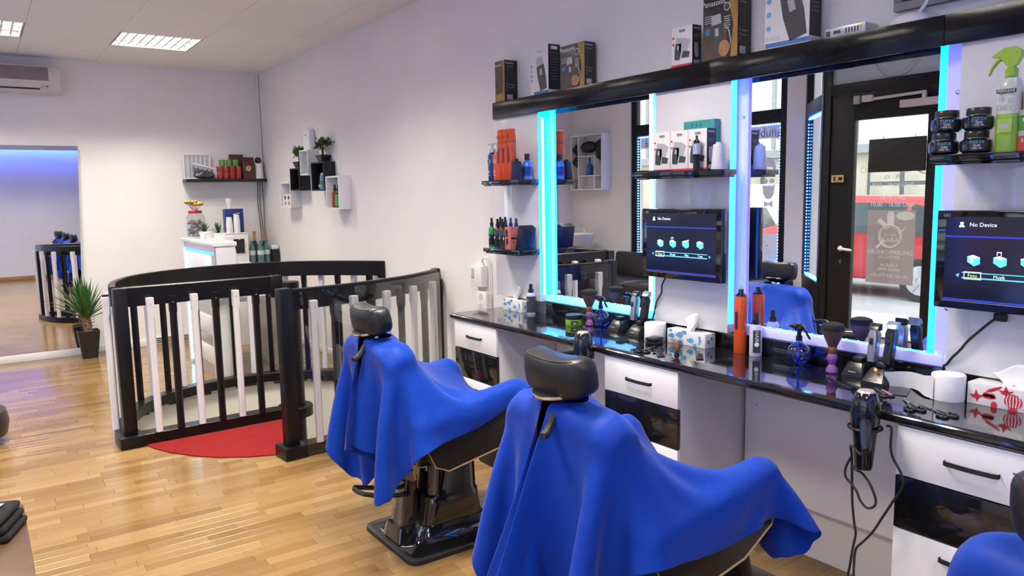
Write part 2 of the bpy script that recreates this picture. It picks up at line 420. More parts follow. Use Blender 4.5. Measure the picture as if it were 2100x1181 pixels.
# ================================================================== MIRROR WALL WITH COUNTER (right)
PITCH = 1.412
CZ = .87
panel_m = mat('panel_gloss_white', (.80, .79, .81), .10, coat=.4, var=.015, vscale=2)
led_core = mat('led_core', (.5, .8, 1), .5, emit=(.22, .75, 1.0), power=7.)
led_cyan = mat('led_cyan', (.1, .4, .9), .5, emit=(.0, .30, 1.0), power=7.)
led_blue = mat('led_blue', (.1, .2, .9), .5, emit=(.02, .16, 1.0), power=6.)
led_dot = mat('led_dot', (.5, .7, 1), .5, emit=(.03, .20, 1.0), power=120.)
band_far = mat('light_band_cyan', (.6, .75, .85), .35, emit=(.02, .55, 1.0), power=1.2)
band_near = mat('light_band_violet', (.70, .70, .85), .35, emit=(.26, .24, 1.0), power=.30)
# counter with rounded black front
ct = thing('worktop', 'long glossy black worktop under the wall mirrors', 'worktop', (0, 0, 0))
P = [(2.83, CZ-.034), (2.83, CZ)]+[(2.403-.015*math.sin(a), CZ-.017+.017*math.cos(a)) for a in np.linspace(0, PI, 11)]
MB().prism([(p[0], p[1]) for p in P], -.55, 4.09, M=Matrix(((1, 0, 0, 0), (0, 0, 1, 0), (0, 1, 0, 0), (0, 0, 0, 1)))).build('top_slab', black_gloss, ct, smooth=0)
MB().box(2.815, 2.84, -.55, 3.66, CZ+.0005, .948, .002).build('backsplash', black_gloss, ct)
# cabinets
def cabinet(i, label):
    y1 = 4.055-i*PITCH if i == 0 else 2.665-(i-1)*PITCH; y0 = y1-.462
    t = thing('drawer_cabinet', label, 'cabinet', (2.42, (y0+y1)/2, 0), group='drawer cabinets under the worktop'); w = (y1-y0)/2
    MB().box(.0, .435, -w+.004, w-.004, .09, CZ-.036).build('carcass', white_lam, t, smooth=0)
    MB().box(.03, .42, -w+.01, w-.01, 0, .09).build('plinth', white_lam, t, smooth=0)
    for z0, z1, m in ((.669, .832, white_lam), (.490, .664, black_gloss), (.10, .485, white_lam)):
        d = MB().box(-.02, -.001, -w, w, z0, z1, .0015).build('drawer' if z0 > .4 else 'cupboard_door', m, t)
        if m is white_lam:
            zc = (z0+z1)/2 if z0 > .4 else z1-.05; hw = .078
            P = [(-.02, -hw, zc), (-.034, -hw, zc), (-.040, -hw+.012, zc), (-.044, 0, zc), (-.040, hw-.012, zc), (-.034, hw, zc), (-.02, hw, zc)]
            hb = MB()
            hb.grid([[(p[0], p[1], p[2]-.007) for p in P], [(p[0], p[1], p[2]+.007) for p in P]])
            hb.grid([[(p[0]+.005, p[1], p[2]+.007) for p in P], [(p[0]+.005, p[1], p[2]-.007) for p in P]])
            hb.grid([[(p[0], p[1], p[2]+.007) for p in P], [(p[0]+.005, p[1], p[2]+.007) for p in P]])
            hb.grid([[(p[0]+.005, p[1], p[2]-.007) for p in P], [(p[0], p[1], p[2]-.007) for p in P]])
            hb.build('handle', black_matte, d)
    return t
cabinet(0, 'drawer cabinet at the far end of the worktop, by the railing')
cabinet(1, 'drawer cabinet below the first screen, between the two hair dryers')
cabinet(2, 'drawer cabinet nearest the camera, below the second screen')
cabinet(3, 'drawer cabinet beyond the right edge of the photo')
# knee panels behind the seats
back_p = mat('knee_panel', (.84, .82, .84), .3, var=.02, vscale=2)
for (y0, y1, lb) in ((2.68, 3.59, 'white knee panel under the far mirror station'), (1.27, 2.19, 'white knee panel under the middle mirror station'), (-.15, .77, 'white knee panel under the nearest mirror station')):
    t = thing('knee_panel', lb, 'panel', (2.84, (y0+y1)/2, .228), group='knee panels')
    MB().box(0, .028, -(y1-y0)/2, (y1-y0)/2, 0, CZ-.036-.228).build('board', back_p, t, smooth=0)
    for s in (-1, 1):
        MB().ball((-.002, s*((y1-y0)/2-.07), .40), (.004, .009, .009), 10, 6).build('screw_cap', chrome, t)
# white wall panels that carry the shelves and screens; mirrors between, with light bands
def wall_panel(y0, y1, label):
    t = thing('wall_panel', label, 'panel', (2.78, (y0+y1)/2, .95), group='white panels between the mirrors')
    MB().box(0, .088, -(y1-y0)/2, (y1-y0)/2, 0, 1.214, .0015).build('board', panel_m, t)
    return t
wall_panel(3.664, 4.14, 'glossy white wall panel holding the two product shelves at the far end')
wall_panel(2.253, 2.708, 'glossy white wall panel behind the far screen')
wall_panel(2.253-PITCH, 1.289, 'glossy white wall panel behind the near screen')
wall_panel(2.253-2*PITCH, 1.289-PITCH, 'glossy white wall panel beyond the right edge of the photo')
def wall_mirror(y0, y1, label, far):
    """y0 near end, y1 far end (panel faces)"""
    t = thing('wall_mirror', label, 'mirror', (2.845, (y0+y1)/2, .948), group='lit wall mirrors'); h = (y1-y0)/2
    MB().box(0, .02, -h, h, 0, 1.214).build('mirror_glass', MIR, t, smooth=0)
    # frosted bands on the glass
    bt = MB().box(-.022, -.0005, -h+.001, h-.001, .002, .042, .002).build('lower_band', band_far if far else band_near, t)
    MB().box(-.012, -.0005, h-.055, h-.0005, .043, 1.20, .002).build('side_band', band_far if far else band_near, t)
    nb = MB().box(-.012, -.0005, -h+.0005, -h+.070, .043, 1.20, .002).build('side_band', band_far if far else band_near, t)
    for z in (.215, .975):
        for s in (-1, 1): MB().ball((-.014, s*(h-.03), z), (.004, .009, .009), 10, 6).build('mirror_screw', chrome, t)
    # light strips: along the lower band, on the far panel's flank, at the near band's inner edge, under the top shelf
    L = MB()
    for i in range(int((2*h-.1)/.052)): L.box(-.013, -.009, -h+.06+i*.052, -h+.065+i*.052, .0429, .0442)
    tag(L.build('led_row', led_dot, t, smooth=0), kind='stuff')
    MB().box(-.012, -.001, -h+.06, h-.01, .042, .0428).build('led_strip', led_cyan if far else led_blue, t, smooth=0)
    if far:
        MB().box(-.064, -.013, h-.006, h-.0005, .043, 1.15).build('led_strip', led_cyan, t, smooth=0)
        MB().box(-.048, -.030, h-.0075, h-.0065, .043, 1.10).build('led_strip', led_core, t, smooth=0)
        MB().box(-.0135, -.0125, h-.05, h-.006, .043, 1.15).build('led_strip', led_cyan, t, smooth=0)
    else:
        MB().box(-.064, -.030, h-.006, h-.0005, .043, 1.15).build('led_strip', led_blue, t, smooth=0)
    MB().box(-.013, -.0005, -h+.072, -h+.094, .043, 1.20).build('led_strip', led_core if far else led_cyan, t, smooth=0)
    MB().box(-.050, -.020, -h+.03, h-.03, 1.206, 1.211).build('led_strip', led_cyan if far else led_blue, t, smooth=0)
    return t
wall_mirror(2.708, 3.664, 'wall mirror with cyan light strips, beside the far product shelves', True)
wall_mirror(1.289, 2.253, 'wall mirror with blue light strips, between the two screens', False)
wall_mirror(1.289-PITCH, 2.253-PITCH, 'wall mirror beyond the right edge of the photo', False)
# black top shelf with fascia
fs = thing('top_shelf', 'long black gloss shelf with deep fascia above the mirrors', 'shelf', (2.765, 4.123, 2.077))
fascia_m = mat('fascia_black', (.007, .007, .009), .16, spec=.3, var=.3, vscale=5)
for a, c in ((0, -1.76), (-1.762, -2.78), (-2.782, -4.62)):
    MB().box(0, .0145, c, a, 0, .103, .001).build('fascia_board', fascia_m, fs)
MB().box(.0150, .1045, -4.62, 0, .089, .103).build('shelf_board', fascia_m, fs, smooth=0)
# ================================================================== STREET FRONT (left, seen in the mirrors)
alu = mat('black_aluminium', (.009, .0085, .010), .45, spec=.3, var=.2, vscale=12)
pane = glass('window_glass', (.97, .99, .98), 1.0)
wl_ = MB()
for y0, y1, z0, z1 in ((7.93, YB+.1, -.2, 3.2), (5.12, 5.40, -.2, 3.2), (2.15, 2.43, -.2, 3.2), (YF-.1, -1.7, -.2, 3.2), (5.40, 7.93, -.2, .68), (-1.7, 2.15, -.2, .68), (5.40, 7.93, 3.0, 3.2), (-1.7, 2.15, 3.0, 3.2)):
    wl_.box(XL-.22, XL, y0, y1, z0, z1)
wall_left = struct('wall_left', wl_, plaster)
def front_window(name, o, d, L, z0, mull=()):
    """window in a vertical plane: origin o (x,y), direction d, length L"""
    M = FACE((o[0], o[1], 0), (d[0], d[1], 0), (0, 0, 1))
    w = struct(name, MB().box(0, L, z0, z0+.055, -.035, .035, .003, M=M), alu)
    for x0, x1, y0, y1 in ((0, .10, z0+.055, 3.0), (L-.10, L, z0+.055, 3.0), (.10, L-.10, 2.94, 3.0), (.10, L-.10, 2.365, 2.52)):
        MB().box(x0, x1, y0, y1, -.035, .035, .003, M=M).build('window_frame', alu, w)
    xs = [.10]+[m for m in mull]+[L-.10]
    for m in mull: MB().box(m-.03, m+.03, z0+.055, 2.94, -.034, .034, .003, M=M).build('mullion', alu, w)
    for a, c in zip(xs, xs[1:]):
        MB().box(a+.001, c-.001, z0+.055, 2.365, -.003, .003, M=M).build('pane', pane, w, smooth=0)
        MB().box(a+.001, c-.001, 2.52, 2.94, -.003, .003, M=M).build('pane', pane, w, smooth=0)
    return w, M
front_window('window_1', (XL-.06, 7.93), (0, -1), 2.53, .68, (1.30,))
front_window('window_3', (XL-.06, 2.15), (0, -1), 3.85, .68, (1.3, 2.6))
sd1 = ((-1.95, 5.12), (-1.2, 4.42)); sd2 = ((-1.2, 3.13), (-1.95, 2.43))
for nm, (A, B) in (('window_2', sd1), ('window_4', sd2)):
    dv = Vector((B[0]-A[0], B[1]-A[1])); L = dv.length; dv.normalize()
    w, M = front_window(nm, A, dv, L, .60)
    MB().box(0, L, -.15, .60, -.03, .03, M=M).build('kick_panel', alu, w, smooth=0)
# light dots round the panes
def led_frame(label, M, x0, x1, z0, z1, off):
    L = MB(); st = .036
    n = int((z1-z0)/st)
    for i in range(n):
        for x in (x0, x1): L.box(x-.005, x+.005, z0+i*st, z0+i*st+.010, off, off+.006, M=M)
    n = int((x1-x0)/st)
    for i in range(n):
        for z in (z0, z1): L.box(x0+i*st, x0+i*st+.010, z-.005, z+.005, off, off+.006, M=M)
    tag(tag(L.build('light_chain', led_dot, smooth=0), kind='stuff'), label, 'light chain', 'light chains round the shop windows')
for lb, o, d, L, z0 in (('dotted blue light chain round the window behind the sofa', (XL-.06, 7.93), (0, -1), 2.53, .68), ('dotted blue light chain round the window behind the camera', (XL-.06, 2.15), (0, -1), 3.85, .68),
                        ('dotted blue light chain round the slanted pane beside the door', sd1[0], None, 1.026, .60), ('dotted blue light chain round the slanted pane nearer the camera', sd2[0], None, 1.026, .60)):
    if d is None:
        A, B = sd1 if 'beside' in lb else sd2; d = Vector((B[0]-A[0], B[1]-A[1])).normalized()
    # the room lies to the right of the travel direction for d, so offset towards the room
    M = FACE((o[0], o[1], 0), (d[0], d[1], 0), (0, 0, 1))
    nrm = Vector((d[0], d[1], 0)).cross(Vector((0, 0, 1))); s = 1 if nrm.x > 0 else -1
    led_frame(lb, M, .112, L-.112, z0+.07, 2.35, .012 if s > 0 else -.018)
# lettering and frosted bands on the big pane (made to be read from the street)
frost = translucent('frosted_film', (.50, .50, .66), .8); frost2 = translucent('frosted_film_grey', (.62, .64, .70), .75)
sticker = mat('sticker_white', (.85, .86, .87), .6, var=.02); purple_ink = mat('violet_ink', (.22, .17, .36), .6, var=.1)
gx = XL-.05
fb = thing('window_lettering', 'frosted lettering band along the top of the window behind the sofa', 'window sign', (gx, 6.6, 2.27))
MB().box(-.001, .001, -1.08, 1.17, -.075, .075).build('film', frost, fb, smooth=0)
text('Terminanmeldung', .15, purple_ink, (-.003, -.55, -.01), (0, -1, 0), (0, 0, 1), fb)
text('677 636 261', .15, purple_ink, (-.003, .72, -.01), (0, -1, 0), (0, 0, 1), fb)
lb_ = thing('window_film', 'grey frosted film along the foot of the window behind the sofa', 'window sign', (gx, 6.6, .74))
MB().box(-.001, .001, -1.08, 1.17, 0, .34).build('film', frost2, lb_, smooth=0)
for yy in (-.93, .1, 1.0):
    MB().prism([(x*.04, z*.055) for x, z in disc(1, 14)], 0, .001, M=FACE((.002, yy, .15), (0, 1, 0), (0, 0, 1))).prism([(x*.022, z*.03+.07) for x, z in disc(1, 12)], 0, .001, M=FACE((.002, yy, .15), (0, 1, 0), (0, 0, 1))).build('pear_print', sticker, lb_, smooth=0)
fc = thing('window_sticker', 'white bearded-face sticker on the window pane', 'sticker', (gx, 5.66, 1.62))
MS = FACE((.001, 0, 0), (0, 1, 0), (0, 0, 1))
MB().prism([(-.10, .24), (-.06, .34), (.02, .36), (.09, .30), (.10, .20), (.07, .22), (.04, .25), (-.05, .24), (-.08, .18)], 0, .001, M=MS).build('hair', sticker, fc, smooth=0)
MB().prism([(x*.038-.045, z*.028+.08) for x, z in disc(1, 14)], 0, .001, M=MS).prism([(x*.038+.045, z*.028+.08) for x, z in disc(1, 14)], 0, .001, M=MS).build('spectacles', sticker, fc, smooth=0)
MB().prism([(-.085, .04), (-.05, .02), (0, .03), (.05, .02), (.085, .04), (.075, -.07), (.04, -.12), (0, -.135), (-.04, -.12), (-.075, -.07)], 0, .001, M=MS).build('beard', sticker, fc, smooth=0)
MB().prism([(-.06, -.15), (0, -.18), (.06, -.15), (.06, -.23), (0, -.20), (-.06, -.23)], 0, .001, M=MS).build('bow_tie', sticker, fc, smooth=0)
# door
dx = -1.2
dr = struct('door_1', MB().box(dx-.03, dx+.03, 3.19, 4.35, .005, .20, .003), alu)
for y0, y1, z0, z1 in ((4.11, 4.35, .20, 2.47), (3.19, 3.43, .20, 2.47), (3.43, 4.11, 2.23, 2.47)): MB().box(dx-.03, dx+.03, y0, y1, z0, z1, .003).build('door_stile', alu, dr)
MB().box(dx-.004, dx+.004, 3.431, 4.109, .201, 2.229).build('door_pane', pane, dr, smooth=0)
fr_ = MB()
for y0, y1, z0, z1 in ((4.352, 4.42, -.1, 3.06), (3.13, 3.188, -.1, 3.06), (3.188, 4.352, 2.475, 2.58), (3.188, 4.352, 2.98, 3.06)): fr_.box(dx-.045, dx+.045, y0, y1, z0, z1, .003)
trim3 = struct('trim_3', fr_, alu)
MB().box(dx-.004, dx+.004, 3.20, 4.34, 2.582, 2.978).build('transom_pane', translucent('transom_film', (.42, .42, .46), .9), trim3, smooth=0)
ring = [( .21*math.cos(a), .21*math.sin(a)) for a in np.linspace(0, 2*PI, 33)[:-1]]
MB().tube([(dx+.008, 3.74+p[0], 2.80+p[1]) for p in ring], .008, 6, True).tube([(dx+.008, 3.74+p[0]*.85, 2.80+p[1]*.85) for p in ring], .003, 6, True).build('round_emblem', mat('emblem_film', (.5, .5, .52), .6, var=.05), trim3)
hd_m = mat('handle_cream', (.82, .76, .68), .35, var=.03)
hd = MB().ball((dx+.038, 4.21, 1.02), (.010, .026, .026), 14, 8).tube([(dx+.04, 4.21, 1.02), (dx+.075, 4.205, 1.02), (dx+.078, 4.17, 1.018), (dx+.076, 4.10, 1.012), (dx+.074, 4.075, 1.010)], [.012, .012, .013, .013, .010], 10)
hd.build('door_handle', hd_m, dr)
MB().prism(disc(.011, 14), 0, .004, M=FACE((dx+.031, 4.21, .90), (0, 1, 0), (0, 0, 1))).box(dx+.031, dx+.035, 4.205, 4.215, .865, .90).build('keyhole', mat('steel_dark', (.25, .24, .25), .4, metal=1, var=.05), dr)
bl = MB().box(dx+.03, dx+.062, 4.185, 4.315, 1.655, 1.725, .003).build('bolt_lock', gold_m, dr)
MB().cyl((dx+.062, 4.215, 1.69), (dx+.075, 4.215, 1.69), .017).box(dx+.062, dx+.068, 4.275, 4.285, 1.67, 1.71).build('lock_knob', black_plastic, bl)
cl_m = mat('closer_grey', (.62, .57, .56), .4, var=.04)
dc = MB().box(dx+.03, dx+.085, 3.22, 3.66, 2.30, 2.365, .004).build('door_closer', cl_m, dr)
MB().box(dx+.05, dx+.07, 3.44, 3.98, 2.405, 2.43, .002, M=Matrix.Translation((0, 3.44, 2.4)) @ Matrix.Rotation(math.radians(-1.5), 4, 'X') @ Matrix.Translation((0, -3.44, -2.4))).box(dx+.04, dx+.08, 3.92, 4.02, 2.385, 2.445, .004).box(dx+.045, dx+.075, 3.44, 3.47, 2.366, 2.41).build('closer_arm', cl_m, dc)
MB().box(dx+.045, dx+.085, 4.04, 4.10, 2.375, 2.45, .004).build('closer_bracket', ink_g, dc)
# things on the door
sg = thing('hanging_sign', 'black sign board hung on the glass of the shop door', 'sign', (dx+.03, 3.69, 1.74))
MB().box(0, .02, -.26, .26, 0, .30, .003).build('board', black_matte, sg)
for yy in (-.16, .13): MB().ball((-.008, yy, .325), (.014, .026, .026), 12, 8).build('suction_cup', glass('clear_rubber', (.85, .87, .87), .8), sg)
MB().tube([(.01, -.16, .30), (.0, -.16, .325)], .002, 6).tube([(.01, .13, .30), (0, .13, .325)], .002, 6).tube([(.01, -.20, 0), (.012, -.24, -.02), (.01, -.275, -.025)], .003, 6).build('wire', ink_k, sg)
po = thing('door_poster', 'opening poster taped to the glass of the shop door', 'poster', (dx-.008, 3.745, 1.05))
MB().box(-.001, .001, -.225, .225, -.34, .34).build('sheet', translucent('poster_paper', (.50, .42, .41), .88), po, smooth=0)
pi_ = mat('poster_ink', (.80, .77, .76), .6, var=.03)
R_, U_ = (0, -1, 0), (0, 0, 1); ox = .0025
MP = FACE((ox, 0, 0), R_, U_)
ck = [(0+.105*math.cos(a), .10+.105*math.sin(a)) for a in np.linspace(0, 2*PI, 29)[:-1]]
MB().tube([tuple(MP @ Vector((p[0], p[1], 0))) for p in ck], .006, 5, True).tube([tuple(MP @ Vector((p[0]*.85, .10+(p[1]-.10)*.85, 0))) for p in ck], .003, 5, True).prism([(-.13, .24), (-.10, .27), (-.01, .19), (-.04, .16)], 0, .001, M=MP).prism([(-.03, .20), (.03, .20), (.035, .29), (.02, .33), (-.02, .33), (-.035, .29)], 0, .001, M=MP).prism([(-.12, -.02), (-.14, .0), (-.06, .07), (-.05, .05)], 0, .001, M=MP).prism([(.12, .17), (.16, .20), (.09, .13), (.07, .14)], 0, .001, M=MP).build('emblem', pi_, po, smooth=0)
MB().prism([(x*.085+.135, z*.04+.29) for x, z in disc(1, 20)], 0, .001, M=MP).build('speech_bubble', pi_, po, smooth=0)
for s, z, sz in (('GARA', .065, .062), ('Barber', .115, .040), ('NEUERÖFFNUNG', -.05, .055), ('IN GÖTZIS', -.095, .040), ('Im Buch 2', -.165, .042), ('6840 Götzis', -.205, .042), ('+43 677 636 261 60', -.265, .044)):
    text(s, sz, pi_, (ox+.0012, 0, z), R_, U_, po)
op = thing('opening_hours', 'white opening-hours lettering on the shop door above the poster', 'window sign', (dx-.008, 3.74, 1.5))
for s, z, sz in (('ÖFFNUNGSZEITEN', .26, .075), ('DI - FR', .19, .055), ('9.00 - 19.00 UHR', .12, .055), ('SAMSTAG', .005, .055), ('10.00 - 16.00 UHR', -.06, .055)):
    text(s, sz, sticker, (0, 0, z), R_, U_, op)
# ---- outside
street_m = mat('pavement', (.60, .62, .62), .85, var=.12, vscale=1.5, bump=.2, bscale=40); road_m = mat('asphalt', (.42, .43, .44), .9, var=.1, vscale=2)
struct('ground', MB().box(-4.6, XL-.05, -16, 40, -.35, -.15).box(XL-.05, dx-.02, 2.2, 5.3, -.35, -.03), street_m)
struct('road', MB().box(-40, -4.6, -16, 50, -.35, -.20), road_m)
for i, (yy, xx, s, rz) in enumerate(((5.3, -3.2, .05, .4), (5.0, -2.9, .06, 1.2), (5.9, -3.7, .05, 2.3), (4.7, -2.5, .05, .9))):
    leaf = MB().grid([[(-s, -.2*s, 0), (-.3*s, -.5*s, .006), (s*.9, 0, .012)], [(-s, .2*s, .004), (-.3*s, .5*s, .01), (s, .05*s, .012)]])
    tag(leaf.build('fallen_leaf', mat('dry_leaf', (.30, .12, .05), .8, var=.2), None, (xx, yy, -.148), rz), 'small dry leaf lying on the pavement outside the door', 'leaf', 'leaves on the pavement')
fac = thing('street_building', 'pale building with dark-framed windows across the street', 'building', (-14, 12, -.2))
fw = mat('facade_white', (.80, .82, .82), .8, var=.05, vscale=1); fbm = mat('facade_beige', (.55, .50, .40), .8, var=.08, vscale=1)
MB().box(-4, 0, -26, 40, 0, 2.75).build('ground_storey', fbm, fac, smooth=0); MB().box(-4, .05, -26, 40, 2.95, 9).build('upper_storey', fw, fac, smooth=0)
MB().box(-4, .30, -26, 40, 2.72, 2.95).build('canopy', mat('facade_grey', (.30, .31, .31), .7, var=.05), fac, smooth=0)
fwin = MB().box(-.02, .06, -.95, .95, 0, 1.75, .01).mesh('facade_window', mat('facade_frame', (.10, .11, .11), .5, var=.1), 0); fpan = MB().box(.062, .07, -.40, .40, .08, 1.10).box(.062, .07, -.40, .40, 1.2, 1.68).mesh('pane', mat('facade_pane', (.50, .48, .36), .2, var=.25, vscale=2), 0)
fpil = MB().box(0, .07, -.06, .06, 3.0, 8.9).mesh('pilaster', MATS['facade_grey'], 0)
for i in range(16):
    w = inst('facade_window', fwin, fac, (0, -12+i*2.6, .75))
    for s in (-1, 1): inst('pane', fpan, w, (0, s*.46, 0))
    inst('pilaster', fpil, fac, (.05, -13.3+i*2.6, 0))
rubber = mat('tyre', (.03, .03, .03), .8, var=.2); rim_m = mat('wheel_rim', (.62, .63, .64), .3, metal=.6, var=.05); car_glass = mat('car_glass', (.06, .08, .09), .05, var=.2)
def car(name, label, loc, prof, glassp, paint, wheels, width, wr, lights):
    """prof: side outline (y along the street, z)"""
    t = thing(name, label, 'car', loc)
    MX = Matrix(((0, 0, 1, 0), (1, 0, 0, 0), (0, 1, 0, 0), (0, 0, 0, 1)))
    MB().prism(prof, -width, 0, M=MX, bev=.07).build('body', paint, t, smooth=50)
    for g in glassp: MB().prism(g, -.01, .006, M=MX).build('side_window', car_glass, t, smooth=0)
    for wy in wheels:
        for x in (-.10, -width+.10):
            w = MB().cyl((x-.11, wy, wr), (x+.115, wy, wr), wr, n=28).build('wheel', rubber, t)
            c = MB().prism(disc(wr*.68, 24), 0, .012, M=FACE((x+.112, wy, wr), (0, 1, 0), (0, 0, 1)))
            c.build('rim', rim_m, w)
            sp = MB()
            for k in range(5):
                a = 2*PI*k/5; sp.box(-.03, .03, .05, wr*.62, .012, .03, M=FACE((x+.112, wy, wr), (math.cos(a), 0, 0) if False else (0, math.cos(a), math.sin(a)), (0, -math.sin(a), math.cos(a))))
            sp.build('spokes', ink_g, w, smooth=0)
    for (y0, y1, z0, z1, m) in lights: MB().box(-.12, .012, y0, y1, z0, z1, .01).build('lamp', m, t)
    return t
red_p = mat('car_paint_red', (.50, .02, .03), .15, coat=.8, var=.05); wht_p = mat('car_paint_white', (.82, .83, .84), .2, coat=.6, var=.02); gry_p = mat('car_paint_grey', (.10, .10, .11), .2, coat=.6, var=.05)
tail = mat('tail_lamp', (.55, .02, .03), .2, var=.1)
car('parked_car', 'red car parked right outside the shop door', (-6.3, 5.2, -.2),
    [(.05, .30), (.0, .55), (.05, .95), (.30, 1.50), (.75, 1.66), (2.2, 1.68), (2.75, 1.60), (3.45, 1.08), (4.25, .95), (4.40, .60), (4.35, .28)],
    [[(.40, 1.02), (.62, 1.46), (.98, 1.54), (.98, 1.04)], [(1.06, 1.04), (1.06, 1.54), (1.95, 1.56), (2.02, 1.06)], [(2.10, 1.06), (2.05, 1.56), (2.6, 1.48), (3.12, 1.08)]], red_p, (.80, 3.55), 1.72, .34, [(-.01, .12, .75, 1.0, tail)])
car('parked_van', 'white delivery van parked across the street', (-11, 11.55, -.2),
    [(.05, .25), (.0, .70), (.35, .98), (1.05, 1.25), (1.65, 1.95), (4.8, 2.0), (4.9, .9), (4.85, .25)],
    [[(1.15, 1.22), (1.72, 1.82), (2.25, 1.82), (2.25, 1.22)], [(2.35, 1.22), (2.35, 1.82), (3.1, 1.82), (3.1, 1.22)]], wht_p, (.95, 3.9), 1.8, .33, [])
vt = [o for o in bpy.data.objects if o.name.startswith('parked_van')][0]
text('mobil', .34, ink_b, (.01, 2.9, .95), (0, 1, 0), (0, 0, 1), vt)
car('parked_hatchback', 'dark grey car parked ahead of the red car', (-6.6, 9.95, -.2),
    [(.04, .28), (.0, .9), (.35, 1.42), (2.6, 1.46), (3.4, 1.0), (4.1, .85), (4.1, .28)],
    [[(.5, 1.0), (.6, 1.34), (1.4, 1.36), (1.4, 1.0)], [(1.5, 1.0), (1.5, 1.36), (2.5, 1.34), (3.0, 1.0)]], gry_p, (.75, 3.3), 1.7, .32, [(-.012, .2, .72, 1.02, tail)])
# ================================================================== STAIRWELL AND RAILING
rail_k = mat('rail_black_paint', (.007, .0055, .0065), .34, spec=.35, var=.25, vscale=10); rail_w = mat('rail_white_paint', (.74, .71, .72), .45, var=.04, vscale=6)
pit_m = mat('stairwell_plaster', (.78, .74, .64), .85, var=.03)
carpet = mat('red_carpet', (.185, .013, .014), .95, var=.12, vscale=40, bump=.4, bscale=300, spec=.1)
# shaft
loop = [(p[0], p[1]) for p in BACK_ARC]+[(2.868, 5.6)]+[(p[0], p[1]) for p in reversed(FRONT_ARC)]+[(1.53, 4.57), (1.78, 5.47), (.72, 5.47)]
sh = MB()
lo = [sh.bm.verts.new((x, y, -2.7)) for x, y in loop]; hi = [sh.bm.verts.new((x, y, -.012)) for x, y in loop]
for i in range(len(loop)):
    j = (i+1) % len(loop); sh.bm.faces.new((lo[i], lo[j], hi[j], hi[i]))
sh.bm.faces.new(lo)
struct('wall_stairwell', sh, pit_m)
landing = [(.805, 5.39), (.835, 5.28), (.90, 5.13), (1.01, 4.96), (1.13, 4.83), (1.27, 4.73), (1.425, 4.66), (1.575, 4.665), (1.745, 5.32), (1.70, 5.39)]
tag(MB().prism(landing, .0005, .007).build('landing_carpet', carpet), 'red fan-shaped carpet on the landing at the railing', 'carpet')
st = thing('spiral_stairs', 'red-carpeted spiral stairs going down inside the railing', 'stairs', (SWC[0], SWC[1], -2.7))
MB().cyl((0, 0, 0), (0, 0, 3.70), .075, n=24).build('centre_column', rail_k, st)
for i in range(7):
    a0 = math.radians(-107+i*24); a1 = a0+math.radians(25); z = 2.7-.19*(i+1)
    R = lambda a: min(.93, (2.85-SWC[0])/max(math.cos(a), .01) if math.cos(a) > 0 else 9)*.97
    P = [(.07*math.cos(a0), .07*math.sin(a0))]+[(R(a)*math.cos(a), R(a)*math.sin(a)) for a in np.linspace(a0, a1, 5)]+[(.07*math.cos(a1), .07*math.sin(a1))]
    s_ = MB().prism(P, z-.19, z-.006).build('step', rail_k, st); MB().prism([(p[0]*.985, p[1]*.985) for p in P], z-.006, z).build('step_carpet', carpet, s_)
# railing
rl = thing('stair_railing', 'round black railing with black and white balusters round the stairwell', 'railing', (0, 0, 0))
RT, RB = 1.053, .925
def rail_run(path, nm='top_rail', side=1):
    MB().sweep(path, [(-.022, RB), (.022, RB), (.022, RT-.006), (.016, RT), (-.016, RT), (-.022, RT-.006)]).build(nm, rail_k, rl, smooth=35)
    MB().sweep(path, [(-.055, .001), (.055, .001), (.055, .070), (.049, .076), (-.049, .076), (-.055, .070)]).build('base_rail', rail_k, rl, smooth=35)
FR = [(.74, 5.452), (1.05, 5.462), (1.40, 5.472), (1.72, 5.475)]
rail_run(BACK_ARC[2:]); rail_run(FR); rail_run(FRONT_ARC)
bprof = [(-.021, -.012), (-.012, -.021), (.012, -.021), (.021, -.012), (.021, .012), (.012, .021), (-.012, .021), (-.021, .012)]
def baluster_mesh(m):
    b = MB(); H = .90
    sq = [(-.0215, -.0215), (0, -.0215), (.0215, -.0215), (.0215, 0), (.0215, .0215), (0, .0215), (-.0215, .0215), (-.0215, 0)]
    rings = [[b.bm.verts.new((x, y, z)) for x, y in pr] for z, pr in ((0, bprof), (H-.14, bprof), (H-.10, sq), (H, sq))]
    for A, B in zip(rings, rings[1:]):
        for k in range(8): b.bm.faces.new((A[k], A[(k+1) % 8], B[(k+1) % 8], B[k]))
    b.bm.faces.new(rings[0][::-1]); b.bm.faces.new(rings[-1])
    return b.mesh('baluster', m, 30)
BM = {0: baluster_mesh(rail_w), 1: baluster_mesh(rail_k)}
screw = MB().ball((0, 0, 0), (.004, .0015, .004), 8, 4).mesh('screw', chrome)
def balusters(path, spacing, start, c0, off, skip=()):
    seg = [(Vector(a), Vector(b)) for a, b in zip(path, path[1:])]; s = start; acc = 0; k = c0; n = 0
    for a, b in seg:
        L = (b-a).length
        while s <= acc+L:
            t = (b-a).normalized(); p = a+t*(s-acc); nr = Vector((-t.y, t.x))
            q = p+nr*off
            o = inst('baluster', BM[k % 2], rl, (q.x, q.y, .076), math.atan2(t.y, t.x)+(PI if off > 0 else 0))
            inst('screw', screw, o, (0, -.022 if True else .022, .86))
            k += 1; s += spacing; n += 1
        acc += L
balusters(FR, .138, .155, 0, -.044)
balusters(BACK_ARC, .150, .20, 0, .044)
balusters(FRONT_ARC, .138, .125, 0, -.044)
